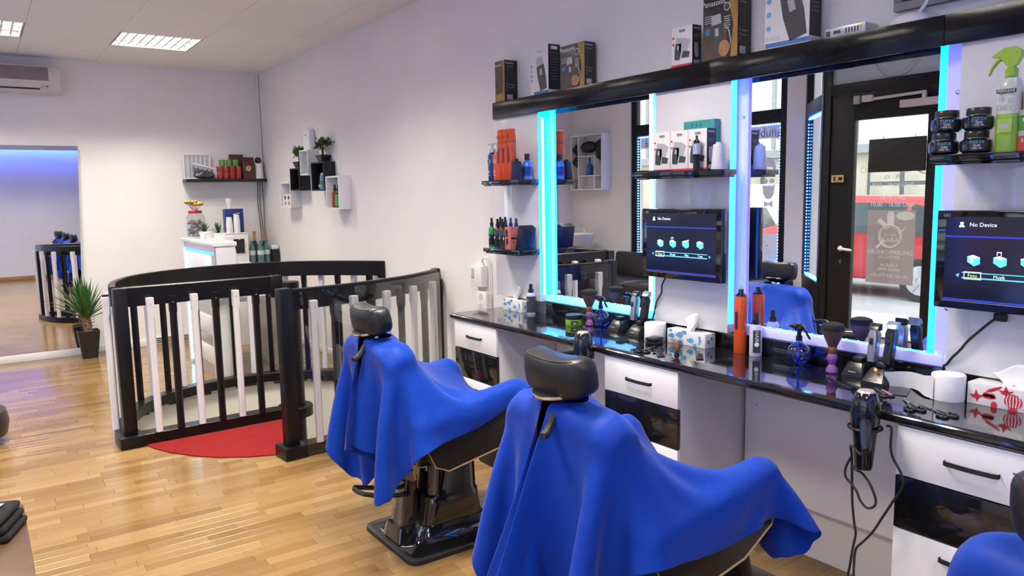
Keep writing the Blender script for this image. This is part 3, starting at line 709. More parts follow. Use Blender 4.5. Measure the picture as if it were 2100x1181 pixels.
# newels
def newel(x, y, h, foot, rz=0):
    n = MB().box(-.04, .04, -.04, .04, .076 if foot else .0, h, .005).build('newel_post', rail_k, rl, (x, y, 0), rz)
    if foot: MB().box(-.075, .075, -.08, .08, 0, .078, .004).build('newel_foot', rail_k, n)
newel(.725, 5.45, RT-.004, True, .05); newel(1.505, 4.575, RT+.006, True, .1)
MB().box(1.70, 1.79, 5.43, 5.51, RB-.03, RT+.002, .012).build('rail_cap', rail_k, rl)
MB().lathe([(.13, .001), (.13, .070), (.122, .078), (0, .078)], 28, (SWC[0], SWC[1], 0)).build('column_base', rail_k, rl)
MB().box(2.83, 2.868, 5.99, 6.07, RB-.02, RT, .003).box(2.83, 2.868, 5.04, 5.11, RB, RT, .003).build('wall_bracket', rail_k, rl)
# clear acrylic guard outside the front arc
plexi = glass('acrylic_sheet', (.93, .94, .94), 1.5, ior=1.49)
G = MB(); path = [(p[0], p[1]) for p in FRONT_ARC]
G.sweep([(1.575, 4.57)]+path[2:25], [(-.080, .012), (-.076, .012), (-.076, RT-.012), (-.080, RT-.012)])
tag(G.build('acrylic_guard', plexi, smooth=40), 'curved clear acrylic sheet screwed to the railing behind the far barber chair', 'acrylic sheet')
# ================================================================== BARBER CHAIRS WITH CAPES
vinyl = mat('black_vinyl', (.013, .012, .013), .38, var=.2, vscale=30, bump=.06, bscale=400)
shell_m = mat('chair_shell_gloss', (.010, .007, .006), .05, coat=1., var=.2)
dark_chrome = mat('base_black_chrome', (.012, .012, .013), .05, coat=1., spec=.8, var=.2)
piping = mat('piping_tan', (.50, .33, .18), .5, var=.1)
cape_m = bpy.data.materials.new('blue_cape_nylon'); cape_m.use_nodes = True
_nt = cape_m.node_tree; _b = _nt.nodes['Principled BSDF']
_b.inputs['Roughness'].default_value = .52; _b.inputs['Sheen Weight'].default_value = .08; _b.inputs['Specular IOR Level'].default_value = .12
_tc = _nt.nodes.new('ShaderNodeTexCoord'); _n = _nt.nodes.new('ShaderNodeTexNoise'); _n.inputs['Scale'].default_value = 5; _n.inputs['Detail'].default_value = 5; _n.inputs['Roughness'].default_value = .6
_nt.links.new(_tc.outputs['Object'], _n.inputs['Vector'])
_r = _nt.nodes.new('ShaderNodeValToRGB'); _r.color_ramp.elements[0].color = (.003, .030, .27, 1); _r.color_ramp.elements[1].color = (.003, .044, .35, 1)
_nt.links.new(_n.outputs['Fac'], _r.inputs[0]); _nt.links.new(_r.outputs[0], _b.inputs['Base Color'])
_n2 = _nt.nodes.new('ShaderNodeTexNoise'); _n2.inputs['Scale'].default_value = 9; _n2.inputs['Detail'].default_value = 3; _nt.links.new(_tc.outputs['Object'], _n2.inputs['Vector'])
_bp = _nt.nodes.new('ShaderNodeBump'); _bp.inputs['Strength'].default_value = .35; _bp.inputs['Distance'].default_value = .02
_nt.links.new(_n2.outputs['Fac'], _bp.inputs['Height']); _nt.links.new(_bp.outputs[0], _b.inputs['Normal'])

def loft(secs, n=4):
    """secs: (z, half x, half y, corner r, cx, cy)"""
    b = MB(); rings = []
    for z, hx, hy, r, cx, cy in secs: rings.append([b.bm.verts.new((cx+x, cy+y, z)) for x, y in rrect(2*hx, 2*hy, min(r, hx*.98, hy*.98), n)])
    k = len(rings[0])
    for A, B in zip(rings, rings[1:]):
        for i in range(k): b.bm.faces.new((A[i], A[(i+1) % k], B[(i+1) % k], B[i]))
    b.bm.faces.new(rings[0][::-1]); b.bm.faces.new(rings[-1])
    return b
def bean(L, H, T, dip=.02, curl=.02, n=22, k=20):
    """rounded head cushion along y: lower in the middle of its top, ends curling forward (+x)"""
    b = MB(); rings = []
    for i in range(n+1):
        t = -1+2*i/n; s = max((1-abs(t)**5), .0)**.36; s = max(s, .30)
        cx = curl*t*t; ring = []
        for j in range(k):
            a = 2*PI*j/k; ca, sa = math.cos(a), math.sin(a)
            px = math.copysign(abs(ca)**.42, ca)*T/2*s; pz = math.copysign(abs(sa)**.42, sa)*H/2*s
            if sa > 0: pz -= dip*(1-t*t)*sa
            else: pz += -.008*(1-t*t)*sa*0
            ring.append(b.bm.verts.new((cx+px*(1-.25*(sa > 0)*abs(sa)), t*L/2, pz)))
        rings.append(ring)
    for A, B in zip(rings, rings[1:]):
        for j in range(k): b.bm.faces.new((A[j], B[j], B[(j+1) % k], A[(j+1) % k]))
    b.bm.faces.new(rings[0]); b.bm.faces.new(rings[-1][::-1])
    bmesh.ops.recalc_face_normals(b.bm, faces=b.bm.faces[:])
    return b
def barber_chair(label, loc, tilt=0):
    t = thing('barber_chair', label, 'barber chair', loc, group='barber chairs')
    loft([(0, .255, .255, .05, 0, 0), (.020, .255, .255, .05, 0, 0), (.024, .250, .250, .05, 0, 0)]).build('base_rim', black_matte, t)
    loft([(.0245, .235, .235, .045, 0, 0), (.032, .222, .222, .04, 0, 0), (.045, .195, .195, .04, .01, 0), (.075, .175, .17, .04, .02, 0), (.11, .165, .158, .04, .03, 0)], 6).build('base_cover', dark_chrome, t)
    loft([(.10, .158, .152, .05, .035, 0), (.20, .142, .146, .05, .04, 0), (.23, .138, .142, .05, .04, 0), (.24, .128, .136, .05, .045, 0), (.44, .118, .132, .05, .05, 0)], 6).build('pedestal', shell_m, t)
    loft([(.036, .070, .085, .012, -.165, 0), (.10, .058, .072, .012, -.160, 0), (.105, .045, .060, .010, -.158, 0), (.32, .030, .046, .010, -.135, 0)]).build('pump_housing', dark_chrome, t)
    MB().tube([(-.15, -.048, .25), (-.21, -.055, .255), (-.33, -.06, .285), (-.375, -.05, .30), (-.39, -.02, .305), (-.39, .02, .305), (-.375, .05, .30), (-.33, .06, .285), (-.21, .055, .255), (-.15, .048, .25)], .011, 8).build('pump_lever', black_matte, t)
    loft([(.42, .21, .20, .03, .03, 0), (.47, .24, .24, .03, .04, 0)]).build('seat_frame', shell_m, t)
    loft([(.471, .25, .24, .04, .05, 0), (.55, .26, .245, .05, .05, 0), (.575, .23, .22, .05, .05, 0)]).build('seat_cushion', vinyl, t)
    for s in (-1, 1):
        P = [(-.235, .605), (.31, .690), (.345, .665), (.30, .55), (.17, .475), (-.10, .425), (-.165, .455)]
        M = Matrix(((1, 0, 0, 0), (0, 0, s, s*.275), (0, 1, 0, 0), (0, 0, 0, 1)))
        a = MB().prism(P, 0, .055, M=M, bev=.006).build('armrest', vinyl, t)
        pp = [(p[0], s*(.275+.0555), p[1]) for p in P]
        MB().tube(pp, .0035, 6, True).build('piping', piping, a)
        MB().box(-.22, .305, s*.302-.035, s*.302+.035, -.010, .020, .010, M=Matrix.Translation((0, 0, .643)) @ Matrix.Rotation(-math.atan2(.12, .695), 4, 'Y')).build('arm_pad', vinyl, a)
    Mb = Matrix.Translation((-.20, 0, .50)) @ Matrix.Rotation(math.radians(-9), 4, 'Y')
    MB().box(-.025, .05, -.205, .205, .03, .425, .035, M=Mb, seg=3).build('backrest', vinyl, t)
    sh = MB()
    sh.grid([[tuple(Mb @ Vector((-.035-.05*math.cos(PI*v/2*.98)*(1-.35*u), (.235-.03*u)*v, -.12+.53*u))) for v in np.linspace(-1, 1, 13)] for u in np.linspace(0, 1, 8)])
    sh.grid([[tuple(Mb @ Vector((-.028-.0*v, (.235-.03*u)*v, -.12+.53*u))) for v in np.linspace(1, -1, 3)] for u in np.linspace(0, 1, 2)])
    sh.build('back_shell', shell_m, t, smooth=60)
    hr = bean(.285, .138, .105).build('headrest', vinyl, t, (-.30, 0, 1.075)); hr.rotation_euler = (0, math.radians(-8), 0)
    MB().tube([(-.0385+.02*t*t, t*.1425, .060-.014*(1-t*t)) for t in np.linspace(-.82, .82, 13)], .0016, 5).build('seam', black_matte, hr)
    hb = MB().lathe([(.0, -.085), (.045, -.083), (.075, -.066), (.078, -.052), (0, -.050)], 20).build('headrest_bracket', black_plastic, hr)
    MB().lathe([(.079, -.062), (.080, -.056), (.076, -.052)], 20).build('chrome_trim', chrome, hb)
    MB().box(-.285, -.265, -.03, .03, .86, 1.00, .004).build('headrest_stem', chrome, t)
    lv = MB().tube([(-.30, -.015, .99), (-.325, -.03, .97), (-.355, -.045, .935), (-.385, -.06, .915), (-.405, -.068, .912)], [.012, .012, .012, .013, .011], 8).build('recline_lever', black_matte, t)
    MB().box(.30, .36, -.19, .19, .20, .50, .025, M=Matrix.Translation((.30, 0, .5)) @ Matrix.Rotation(math.radians(-14), 4, 'Y') @ Matrix.Translation((-.30, 0, -.5)), seg=3).build('leg_rest', vinyl, t)
    MB().tube([(.38, -.12, .24), (.56, -.12, .16), (.56, .12, .16), (.38, .12, .24)], .014, 8).build('footrest_bar', chrome, t)
    MB().box(.46, .66, -.17, .17, .145, .17, .008).build('footrest', black_gloss, t)
    return t
def drape(back, front, hw, rot, seed, pull=(0, 0), steps=190):
    """small position-based cloth: a cape with a neck hole and a back slit laid over the chair"""
    rng = np.random.default_rng(seed); h = .0235
    nx = int((back+front)/h)+1; ny = 2*int(hw/h)
    ux = -back+h*np.arange(nx); vy = h*(np.arange(ny)-ny/2+.5)
    U, V = np.meshgrid(ux, vy, indexing='ij'); r = np.hypot(U, V)
    corner = (np.abs(V)/hw)**6+(np.where(U > 0, U/front, -U/back))**6 < 1.0     # rounded corners
    alive = (r > .062) & corner
    c, s = math.cos(rot), math.sin(rot)
    NX, NY, NZ = -.262, 0., .995
    pos = np.stack([NX+c*U-s*V, NY+s*U+c*V, NZ+.04+.022*np.sin(U*11+seed)*np.cos(V*9+seed)+.012*np.sin(V*23+U*5)+.004*rng.standard_normal(U.shape)-.10*np.clip(r-.1, 0, None)], -1).reshape(-1, 3)
    idx = np.arange(nx*ny).reshape(nx, ny); al = alive.reshape(-1); mid = ny//2
    con = []
    def add(a, b, stiff):
        a = a.reshape(-1); b = b.reshape(-1); ok = al[a] & al[b]
        ja, jb = a % ny, b % ny; ua = U.reshape(-1)[a]; cross = ((ja < mid) & (jb >= mid)) | ((jb < mid) & (ja >= mid))
        ok &= ~(cross & (ua < 0.02))
        a, b = a[ok], b[ok]
        L = np.hypot(U.reshape(-1)[a]-U.reshape(-1)[b], V.reshape(-1)[a]-V.reshape(-1)[b])
        if len(a): con.append((a, b, L, stiff))
    for p in (0, 1):
        add(idx[p:-1:2, :], idx[p+1::2, :], 1.0); add(idx[:, p:-1:2], idx[:, p+1::2], 1.0)
        for q in (0, 1):
            A = idx[p:-1:2, q:-1:2]; B = idx[p+1::2, q+1::2]; C = idx[p+1::2, q:-1:2]; D = idx[p:-1:2, q+1::2]
            add(A, B, .30); add(C, D, .30)
    for p in range(4):
        if p < nx-4: add(idx[p:-4:4, :][:len(idx[p+4::4])], idx[p+4::4, :][:len(idx[p:-4:4])], .05)
        if p < ny-4: add(idx[:, p:-4:4][:, :len(idx[0, p+4::4])], idx[:, p+4::4][:, :len(idx[0, p:-4:4])], .05)
    def bx(cx, cy, cz, hx, hy, hz, ang, rad): return (np.array([cx, cy, cz]), np.array([hx, hy, hz])-rad, ang, rad)
    tl = -math.atan2(.12, .695)
    cols = [bx(-.228, 0, .715, .066, .248, .256, math.radians(-9), .03), bx(.05, 0, .52, .27, .25, .06, 0, .03),
            bx(.045, .302, .635, .290, .046, .080, tl, .03), bx(.045, -.302, .635, .290, .046, .080, tl, .03),
            bx(.08, .302, .55, .24, .036, .10, tl, .02), bx(.08, -.302, .55, .24, .036, .10, tl, .02),
            bx(.36, 0, .40, .05, .20, .20, math.radians(-14), .03), bx(0.05, 0, .25, .15, .15, .24, 0, .03)]
    rear = (U.reshape(-1) < -.1).astype(float); vel = np.zeros_like(pos); fix = al & (r.reshape(-1) < .088)
    fp = pos[fix].copy(); fp[:, 2] = NZ-.005; dt = 1/60
    for it in range(steps):
        g = -2.2 if it < steps*.5 else -4.5
        vel[:, 2] += g*dt; vel *= .97
        vel[:, 0] += pull[0]*dt*rear; vel[:, 1] += pull[1]*dt*rear
        new = pos+vel*dt
        for k in range(8):
            for a, b, L, st in con:
                d = new[a]-new[b]; l = np.sqrt((d*d).sum(1))+1e-9
                cr = (.5*st*(l-L)/l)[:, None]*d
                new[a] -= cr; new[b] += cr
            new[fix] = fp
            if k % 2 == 1:
                for cc, hh, ang, rad in cols:
                    ca, sa = math.cos(ang), math.sin(ang); q = new-cc
                    lx = ca*q[:, 0]-sa*q[:, 2]; lz = sa*q[:, 0]+ca*q[:, 2]; loc_ = np.stack([lx, q[:, 1], lz], 1)
                    dd = np.abs(loc_)-hh; out = np.maximum(dd, 0); ol = np.sqrt((out*out).sum(1)); ins = np.minimum(dd.max(1), 0)
                    sd = ol+ins-rad-.009; hit = sd < 0
                    if not hit.any(): continue
                    gr = np.where(ol[:, None] > 1e-6, out/np.maximum(ol, 1e-6)[:, None], (dd >= dd.max(1)[:, None]-1e-9).astype(float))*np.sign(loc_+1e-12)
                    gr /= np.linalg.norm(gr, axis=1)[:, None]+1e-9
                    w = np.stack([ca*gr[:, 0]+sa*gr[:, 2], gr[:, 1], -sa*gr[:, 0]+ca*gr[:, 2]], 1)
                    new[hit] -= sd[hit][:, None]*w[hit]
                    if k == 7:
                        mv = new[hit]-pos[hit]; nrm = (mv*w[hit]).sum(1)[:, None]*w[hit]; new[hit] -= .55*(mv-nrm)
        vel = (new-pos)/dt; sp = np.linalg.norm(vel, axis=1)[:, None]; vel *= np.minimum(1, 1.6/np.maximum(sp, 1e-6)); pos = new
    remap = -np.ones(nx*ny, int); live = np.where(al)[0]; remap[live] = np.arange(len(live)); F = []
    for i in range(nx-1):
        for j in range(ny-1):
            if j == mid-1 and U[i, 0] < 0.02: continue
            q = [idx[i, j], idx[i+1, j], idx[i+1, j+1], idx[i, j+1]]; q = [k for k in q if al[k]]
            if len(q) >= 3: F.append([int(remap[k]) for k in q])
    return pos[live], F
def cape(label, loc, **kw):
    V, F = drape(**kw)
    me = bpy.data.meshes.new('barber_cape'); me.from_pydata([tuple(v) for v in V], [], F); me.materials.append(cape_m); me.shade_smooth()
    o = bpy.data.objects.new('barber_cape', me); COL.objects.link(o); o.location = loc
    so = o.modifiers.new('cloth_thickness', 'SOLIDIFY'); so.thickness = .0015; so.offset = 1
    su = o.modifiers.new('smooth_folds', 'SUBSURF'); su.levels = 1; su.render_levels = 1
    return tag(o, label, 'barber cape', 'barber capes')
CH = [(1.68, 3.08, 0), (1.68, 1.75, 0), (1.66, .32, 0)]
barber_chair('black barber chair farthest from the camera, its glossy base and side panel showing', CH[0])
barber_chair('black barber chair in the middle, its headrest standing above the draped cape', CH[1])
bc3 = barber_chair('black barber chair cut off at the lower right corner of the photo', CH[2]); bc3.rotation_euler = (0, 0, math.radians(-15))
cape('blue nylon cape draped over the farthest barber chair', CH[0], back=.55, front=.95, hw=.60, rot=math.radians(10), seed=1)
cape2 = cape('blue nylon cape draped over the middle barber chair', CH[1], back=.62, front=.90, hw=.58, rot=math.radians(2), seed=3, pull=(-.45, 0))
c3 = cape2.copy(); COL.objects.link(c3); c3.location = CH[2]; c3.rotation_euler = (0, 0, math.radians(-15)); c3['label'] = 'blue nylon cape draped over the nearest barber chair, at the right edge'
# ================================================================== BACK OF THE SHOP
grey_gloss = mat('desk_grey_gloss', (.36, .33, .38), .15, coat=.5, var=.04, vscale=3)
desk = thing('reception_desk', 'white reception desk edged with a blue light strip', 'desk', (1.68, 6.87, 0))
MB().box(.012, .175, .004, 1.205, 0, 1.20).build('carcass', white_lam, desk, smooth=0)
MB().box(-.012, .19, -.008, 1.215, 1.201, 1.237, .003).build('desk_top', white_lam, desk)
MB().box(.0, .0115, .004, 1.205, 0, 1.20).build('front_sheet', grey_gloss, desk, smooth=0)
for z0, z1 in ((.80, 1.125), (.39, .56), (.115, .275)): MB().box(-.010, -.0005, .09, 1.06, z0, z1, .002).build('front_board', white_lam, desk)
MB().box(-.014, -.0005, 1.075, 1.12, .04, 1.13).build('led_strip', led_core, desk, smooth=0); MB().box(-.013, -.0005, .09, 1.07, 1.127, 1.137).build('led_strip', led_cyan, desk, smooth=0)
MB().box(-.012, -.0005, 1.125, 1.205, .0, 1.2).build('corner_post', white_lam, desk, smooth=0)
MB().box(.176, .66, .004, 1.205, .70, .74, .003).box(.60, .64, .02, 1.19, 0, .70).build('work_surface', white_lam, desk)
MB().prism([(.177, .74), (.177, 1.275), (.255, 1.268), (.272, 1.255), (.31, 1.02), (.335, .74)], .40, .43, M=Matrix(((1, 0, 0, 0), (0, 0, 1, 0), (0, 1, 0, 0), (0, 0, 0, 1))), bev=.004).build('slanted_screen', white_matte, desk)
# things on the desk
leaf_g = mat('leaf_green', (.045, .13, .03), .45, var=.35, vscale=12); leaf_d = mat('leaf_dark', (.025, .075, .03), .5, var=.3, vscale=12)
pot_w = mat('pot_white', (.78, .76, .74), .35, var=.02); pot_k = mat('pot_black', (.018, .016, .017), .4, var=.2)
soil = mat('soil', (.05, .03, .02), .9, var=.3)
def blade(b, p, d, L, w, droop, curl=.0, n=6):
    """one pointed leaf from p along direction d, gently bending"""
    d = Vector(d).normalized(); side = d.cross(Vector((0, 0, 1)));
    if side.length < .05: side = Vector((1, 0, 0))
    side.normalize(); A, C, B = [], [], []
    for i in range(n+1):
        t = i/n; c = Vector(p)+d*L*t+Vector((0, 0, -droop*t*t)); ww = w*(.55+.9*t*(1-t)*1.6)*(1-t**2.2)
        upv = side.cross(d).normalized()
        A.append(tuple(c+side*ww+upv*ww*.35)); C.append(tuple(c)); B.append(tuple(c-side*ww+upv*ww*.35))
    b.grid([A, C, B])
def potted_plant(name, label, loc, pw, pb, ph, n, L, wl, potm, leafm, seed, group=None, tall=.6, ymax=9., rot=None):
    rg = random.Random(seed); t = thing(name, label, 'potted plant', loc, 0, group)
    loft([(0, pb/2, pb/2, .008, 0, 0), (ph, pw/2, pw/2, .008, 0, 0), (ph, pw/2-.008, pw/2-.008, .006, 0, 0), (ph-.02, pw/2-.010, pw/2-.010, .006, 0, 0)]).build('pot', potm, t)
    MB().box(-pw/2+.012, pw/2-.012, -pw/2+.012, pw/2-.012, ph-.03, ph-.012).build('soil', soil, t, smooth=0)
    for i in range(n):
        u = (i+.5)/n; el = math.radians(18+70*u**tall*1.0); az = i*2.39996+rg.uniform(-.2, .2)
        d = (math.cos(az)*math.cos(el), math.sin(az)*math.cos(el), math.sin(el)); b = MB()
        blade(b, (d[0]*.01, d[1]*.01, ph-.01+.03*u*L), d, min(L*rg.uniform(.8, 1.05), ymax/max(d[1], .01)), wl*rg.uniform(.85, 1.1), .10*L*(1-u))
        b.build('leaf', leafm, t, smooth=60)
    return t
potted_plant('potted_succulent', 'small green plant in a white square pot beside the candy jar', (1.765, 7.52, 1.2375), .095, .068, .075, 16, .11, .010, pot_w, leaf_d, 3, 'small plants on the desk')
potted_plant('potted_succulent', 'small green plant in a white square pot at the near end of the desk', (1.755, 7.0, 1.2375), .105, .075, .078, 16, .12, .010, pot_w, leaf_d, 5, 'small plants on the desk')
ag = potted_plant('potted_agave', 'spiky green agave in a tall black square pot by the standing mirror', (.872, 8.93, 0), .205, .135, .285, 34, .46, .026, pot_k, leaf_g, 11, None, .8, .19)
for o in ag.children:
    if o.name.startswith('leaf'): o.location = (0, 0, .13)
tr = MB()
for i in range(16):
    a = i*2.4; z = .27+.13*i/16; blade(tr, (.025*math.cos(a), .025*math.sin(a), z), (math.cos(a)*.8, math.sin(a)*.8, .6), .075, .018, .01, n=3)
tr.lathe([(.045, .26), (.04, .36), (.03, .43), (0, .44)], 12).build('stem', mat('agave_stem', (.30, .17, .09), .8, var=.35, vscale=25), ag)
jar = thing('candy_jar', 'big clear jar of sweets with a red lid', 'jar', (1.765, 7.86, 1.2375))
MB().lathe([(.0, .002), (.078, .002), (.085, .02), (.085, .20), (.075, .225), (.060, .235), (.060, .240), (.057, .240), (.057, .234), (.072, .222), (.081, .2), (.081, .02), (0, .008)], 24).build('glass', glass('jar_glass', (.93, .95, .95), 1.0), jar)
sw = MB(); rg = random.Random(2)
sweets = [mat('sweet_%s' % c, v, .4, var=.15) for c, v in (('amber', (.55, .28, .14)), ('blue', (.15, .25, .42)), ('cream', (.65, .6, .5)), ('grey', (.28, .26, .26)))]
for i in range(150):
    a = rg.uniform(0, 6.28); r = .070*math.sqrt(rg.random()); z = .02+.155*rg.random()
    sw.ball((r*math.cos(a), r*math.sin(a), z), (.013, .010, .009), 6, 4, mi=rg.randrange(4))
tag(sw.build('sweets', sweets, jar), kind='stuff')
MB().lathe([(.0, .241), (.064, .241), (.064, .262), (.058, .268), (0, .268)], 24).build('lid', mat('lid_red', (.55, .02, .03), .4, var=.05), jar)
lp_m = mat('lollipop_gold', (.42, .30, .05), .35, metal=.4, var=.3, vscale=30)
for i in range(20):
    a = i*2.4; r = .08*math.sqrt((i+.5)/20)
    zt = .318+.022*((i*7) % 5)/4; st_ = MB().tube([(.015*math.cos(a), .015*math.sin(a), .268), (r*.8*math.cos(a), r*.8*math.sin(a), zt-.02), (r*math.cos(a), r*math.sin(a), zt)], .003, 5).build('lollipop_stick', white_matte, jar)
    MB().ball((r*math.cos(a), r*math.sin(a), zt+.008), .018, 10, 7).build('lollipop', lp_m, st_)
ch_ = thing('card_holder', 'small grey card holder between the two desk plants', 'card holder', (1.75, 7.34, 1.2375), .5)
MB().box(-.03, .03, -.015, .02, 0, .008, .002).box(-.03, .03, -.004, 0, .008, .06, .001, M=Matrix.Rotation(-.25, 4, 'X')).build('stand', mat('holder_grey', (.35, .35, .38), .3, var=.1), ch_)
MB().box(-.026, .026, -.010, -.006, .012, .055, M=Matrix.Rotation(-.25, 4, 'X')).build('cards', cardboard_w, ch_, smooth=0)
tag(MB().box(-.035, .035, -.07, .07, 0, .02, .006).build('card_reader', white_matte, None, (1.745, 7.18, 1.2375), .15), 'flat white card reader lying on the desk top', 'card reader')
# low cabinet in the corner with drinks and coffee machine
lc = thing('corner_cabinet', 'low cream cabinet in the back corner carrying bottles', 'cabinet', (2.52, 8.87, 0))
MB().box(-.33, .345, -.32, .325, 0, .845).build('carcass', white_lam, lc, smooth=0); MB().box(-.335, .346, -.33, .326, .8455, .875, .003).build('cabinet_top', white_lam, lc)
cm = thing('coffee_machine', 'white coffee machine standing behind the reception desk', 'coffee machine', (2.345, 8.84, .8755))
MB().box(-.16, .17, -.10, .16, 0, .345, .012).build('body', white_matte, cm); MB().box(-.02, .12, -.112, -.1005, .13, .29, .003).build('dark_front', black_plastic, cm); MB().box(-.15, .16, -.18, -.1005, 0, .03, .004).build('drip_tray', white_matte, cm)
MB().cyl((.06, -.106, .29), (.06, -.125, .29), .008).build('spout', chrome, cm); MB().box(-.16, .17, -.10, .16, .3455, .36, .004).build('lid', white_matte, cm)
navy = mat('navy_box', (.012, .03, .17), .45, var=.05)
bb = thing('blue_box', 'dark blue cardboard box on the coffee machine', 'box', (2.40, 8.87, 1.236))
MB().box(-.10, .10, -.04, .06, 0, .265, .002).build('carton', navy, bb); MB().tube([(-.02, -.042, .20), (.02, -.043, .213), (.06, -.042, .216)], .003, 5).build('printed_curve', ink_w, bb)
cup_m = mat('paper_cup', (.82, .81, .79), .5, var=.02)
for x, y, n, lb in ((2.325, 8.775, 8, 'shorter stack of white paper cups in front of the blue box'), (2.405, 8.775, 10, 'taller stack of white paper cups in front of the blue box')):
    t = thing('cup_stack', lb, 'cups', (x, y, 1.236), group='stacked paper cups')
    cu = MB().lathe([(.036, 0), (.0285, .085), (0, .085)], 20).mesh('cup', cup_m)
    for k in range(n): inst('cup', cu, t, (0, 0, k*(.013 if k < n-1 else .013)))
tag(MB().lathe([(0, 0), (.022, 0), (.026, .05), (.037, .118), (.034, .118), (.024, .05), (0, .01)], 20).build('white_vase', cup_m, None, (2.365, 8.89, 1.5015)), 'white tapered cup standing on the dark blue box', 'cup')
water = mat('bottle_teal', (.10, .20, .22), .12, coat=.4, alpha=.85, var=.1); teal_cap = mat('cap_teal', (.02, .22, .17), .4, var=.05); wlabel = mat('bottle_label', (.55, .62, .60), .5, var=.1)
for x, y, lb in ((2.565, 8.80, 'water bottle nearest the coffee machine'), (2.648, 8.76, 'water bottle in the middle of the three'), (2.73, 8.80, 'water bottle nearest the right wall')):
    t = thing('water_bottle', lb, 'bottle', (x, y, .8755), group='teal water bottles')
    MB().lathe([(0, 0), (.034, 0), (.037, .01), (.037, .155), (.030, .19), (.014, .225), (.014, .235), (0, .235)], 20).build('bottle', water, t)
    MB().lathe([(0, .2355), (.016, .2355), (.016, .258), (0, .258)], 16).build('cap', teal_cap, t); MB().lathe([(.0376, .10), (.0376, .15)], 20).build('label', wlabel, t)
foil = mat('gold_foil', (.55, .30, .13), .3, metal=.7, var=.2, vscale=40); dkglass = mat('dark_bottle', (.012, .018, .012), .1, coat=.5, var=.2)
for x, y, lb in ((2.655, 8.99, 'sparkling wine bottle with gold foil, left of two behind the water'), (2.775, 8.99, 'sparkling wine bottle with gold foil, right of two behind the water')):
    t = thing('wine_bottle', lb, 'bottle', (x, y, .8755), group='sparkling wine bottles')
    MB().lathe([(0, 0), (.042, 0), (.044, .01), (.044, .16), (.03, .22), (.018, .255), (0, .255)], 20).build('bottle', dkglass, t)
    MB().lathe([(.0225, .235), (.017, .27), (.0155, .30), (.018, .302), (.018, .325), (.014, .335), (.020, .345), (.018, .36), (0, .362)], 16).build('foil', foil, t); MB().lathe([(.0445, .05), (.0445, .13)], 20).build('label', mat('wine_label', (.05, .06, .09), .4, var=.2), t)
bc = thing('card_terminal', 'black box with a white top beside the bottles in the corner', 'box', (2.815, 8.80, .8755))
MB().box(-.035, .035, -.06, .06, 0, .15, .004).build('case', black_plastic, bc); MB().box(-.03, .036, -.05, .05, .1505, .20, .006).build('white_top', white_matte, bc)
# shelf on the back wall
bs = MB().box(1.955, 2.845, 9.0, 9.199, 1.806, 1.84, .002)
tag(bs.build('wall_shelf', black_plastic), 'black floating shelf on the back wall in the far corner', 'shelf')
SZ = 1.8405
ft = thing('filter_panel', 'white framed pleated filter leaning at the left end of the back shelf', 'filter', (2.11, 9.15, SZ))
fm = MB()
for x0, x1, z0, z1 in ((-.15, .15, 0, .012), (-.15, .15, .268, .28), (-.15, -.138, .012, .268), (.138, .15, .012, .268)): fm.box(x0, x1, -.012, .012, z0, z1)
fm.build('frame', white_matte, ft, smooth=0)
MB().grid([[(-.138+.276*i/24, -.006+.010*((i//2) % 2), .012+.256*j) for i in range(25)] for j in (0, 1)]).build('pleats', mat('filter_grey', (.50, .50, .55), .6, var=.06), ft, smooth=0)
tb = thing('plastic_bag', 'crumpled dark plastic bag on the back shelf in front of the filter', 'bag', (2.16, 9.06, SZ))
rg = random.Random(4); bag = MB()
bag.ball((0, 0, .04), (.115, .05, .04), 24, 12)
for v in bag.bm.verts: v.co.z = max(.001, v.co.z*(1+.35*math.sin(v.co.x*60)*math.cos(v.co.y*90))); v.co.x *= 1+.08*math.sin(v.co.z*200); v.co.y *= .9
bag.build('bag', mat('bag_dark', (.06, .055, .055), .3, var=.6, vscale=25), tb)
tag(MB().prism([(-.12, 0), (.12, 0), (.13, .018), (-.13, .018)], -.045, .045, M=Matrix.Translation((2.15, 9.06, SZ+.132)) @ Matrix.Rotation(.25, 4, 'Y') @ Matrix(((1, 0, 0, 0), (0, 0, 1, 0), (0, 1, 0, 0), (0, 0, 0, 1)))).build('plastic_tray', mat('tray_clear', (.62, .60, .58), .2, var=.1)), 'pale plastic tray lying tilted on the dark bag', 'tray')
can_r = mat('can_red', (.32, .03, .02), .35, var=.25, vscale=20); can_g = mat('can_green', (.09, .22, .05), .35, var=.15); can_l = mat('can_lid', (.6, .55, .5), .3, metal=.5, var=.1)
def can(name, label, x, y, z, m, group):
    t = thing(name, label, 'can', (x, y, z), group=group)
    MB().lathe([(0, 0), (.030, 0), (.033, .006), (.033, .062), (.030, .068), (0, .068)], 18).build('tin', m, t); MB().lathe([(0, .0682), (.029, .0682), (.027, .071), (0, .071)], 18).build('lid', can_l, t)
for k in range(2):
    for i in range(4): can('food_can', 'red labelled can, %s from the left in the %s row on the back shelf' % (('first', 'second', 'third', 'fourth')[i], ('lower', 'upper')[k]), 2.335+i*.069, 9.07, SZ+k*.0725, can_r, 'red cans in shrink wrap')
for i in range(3): can('food_can', 'green labelled can on top of the red cans, %s' % ('nearest the dark bag', 'middle of three', 'nearest the coffee bags')[i], 2.365+i*.075, 9.07, SZ+.145, can_g, 'green cans')
brn = mat('coffee_bag_brown', (.075, .022, .02), .35, var=.2); crm = mat('print_cream', (.65, .52, .32), .5, var=.1); orn = mat('print_orange', (.5, .2, .04), .5, var=.1)
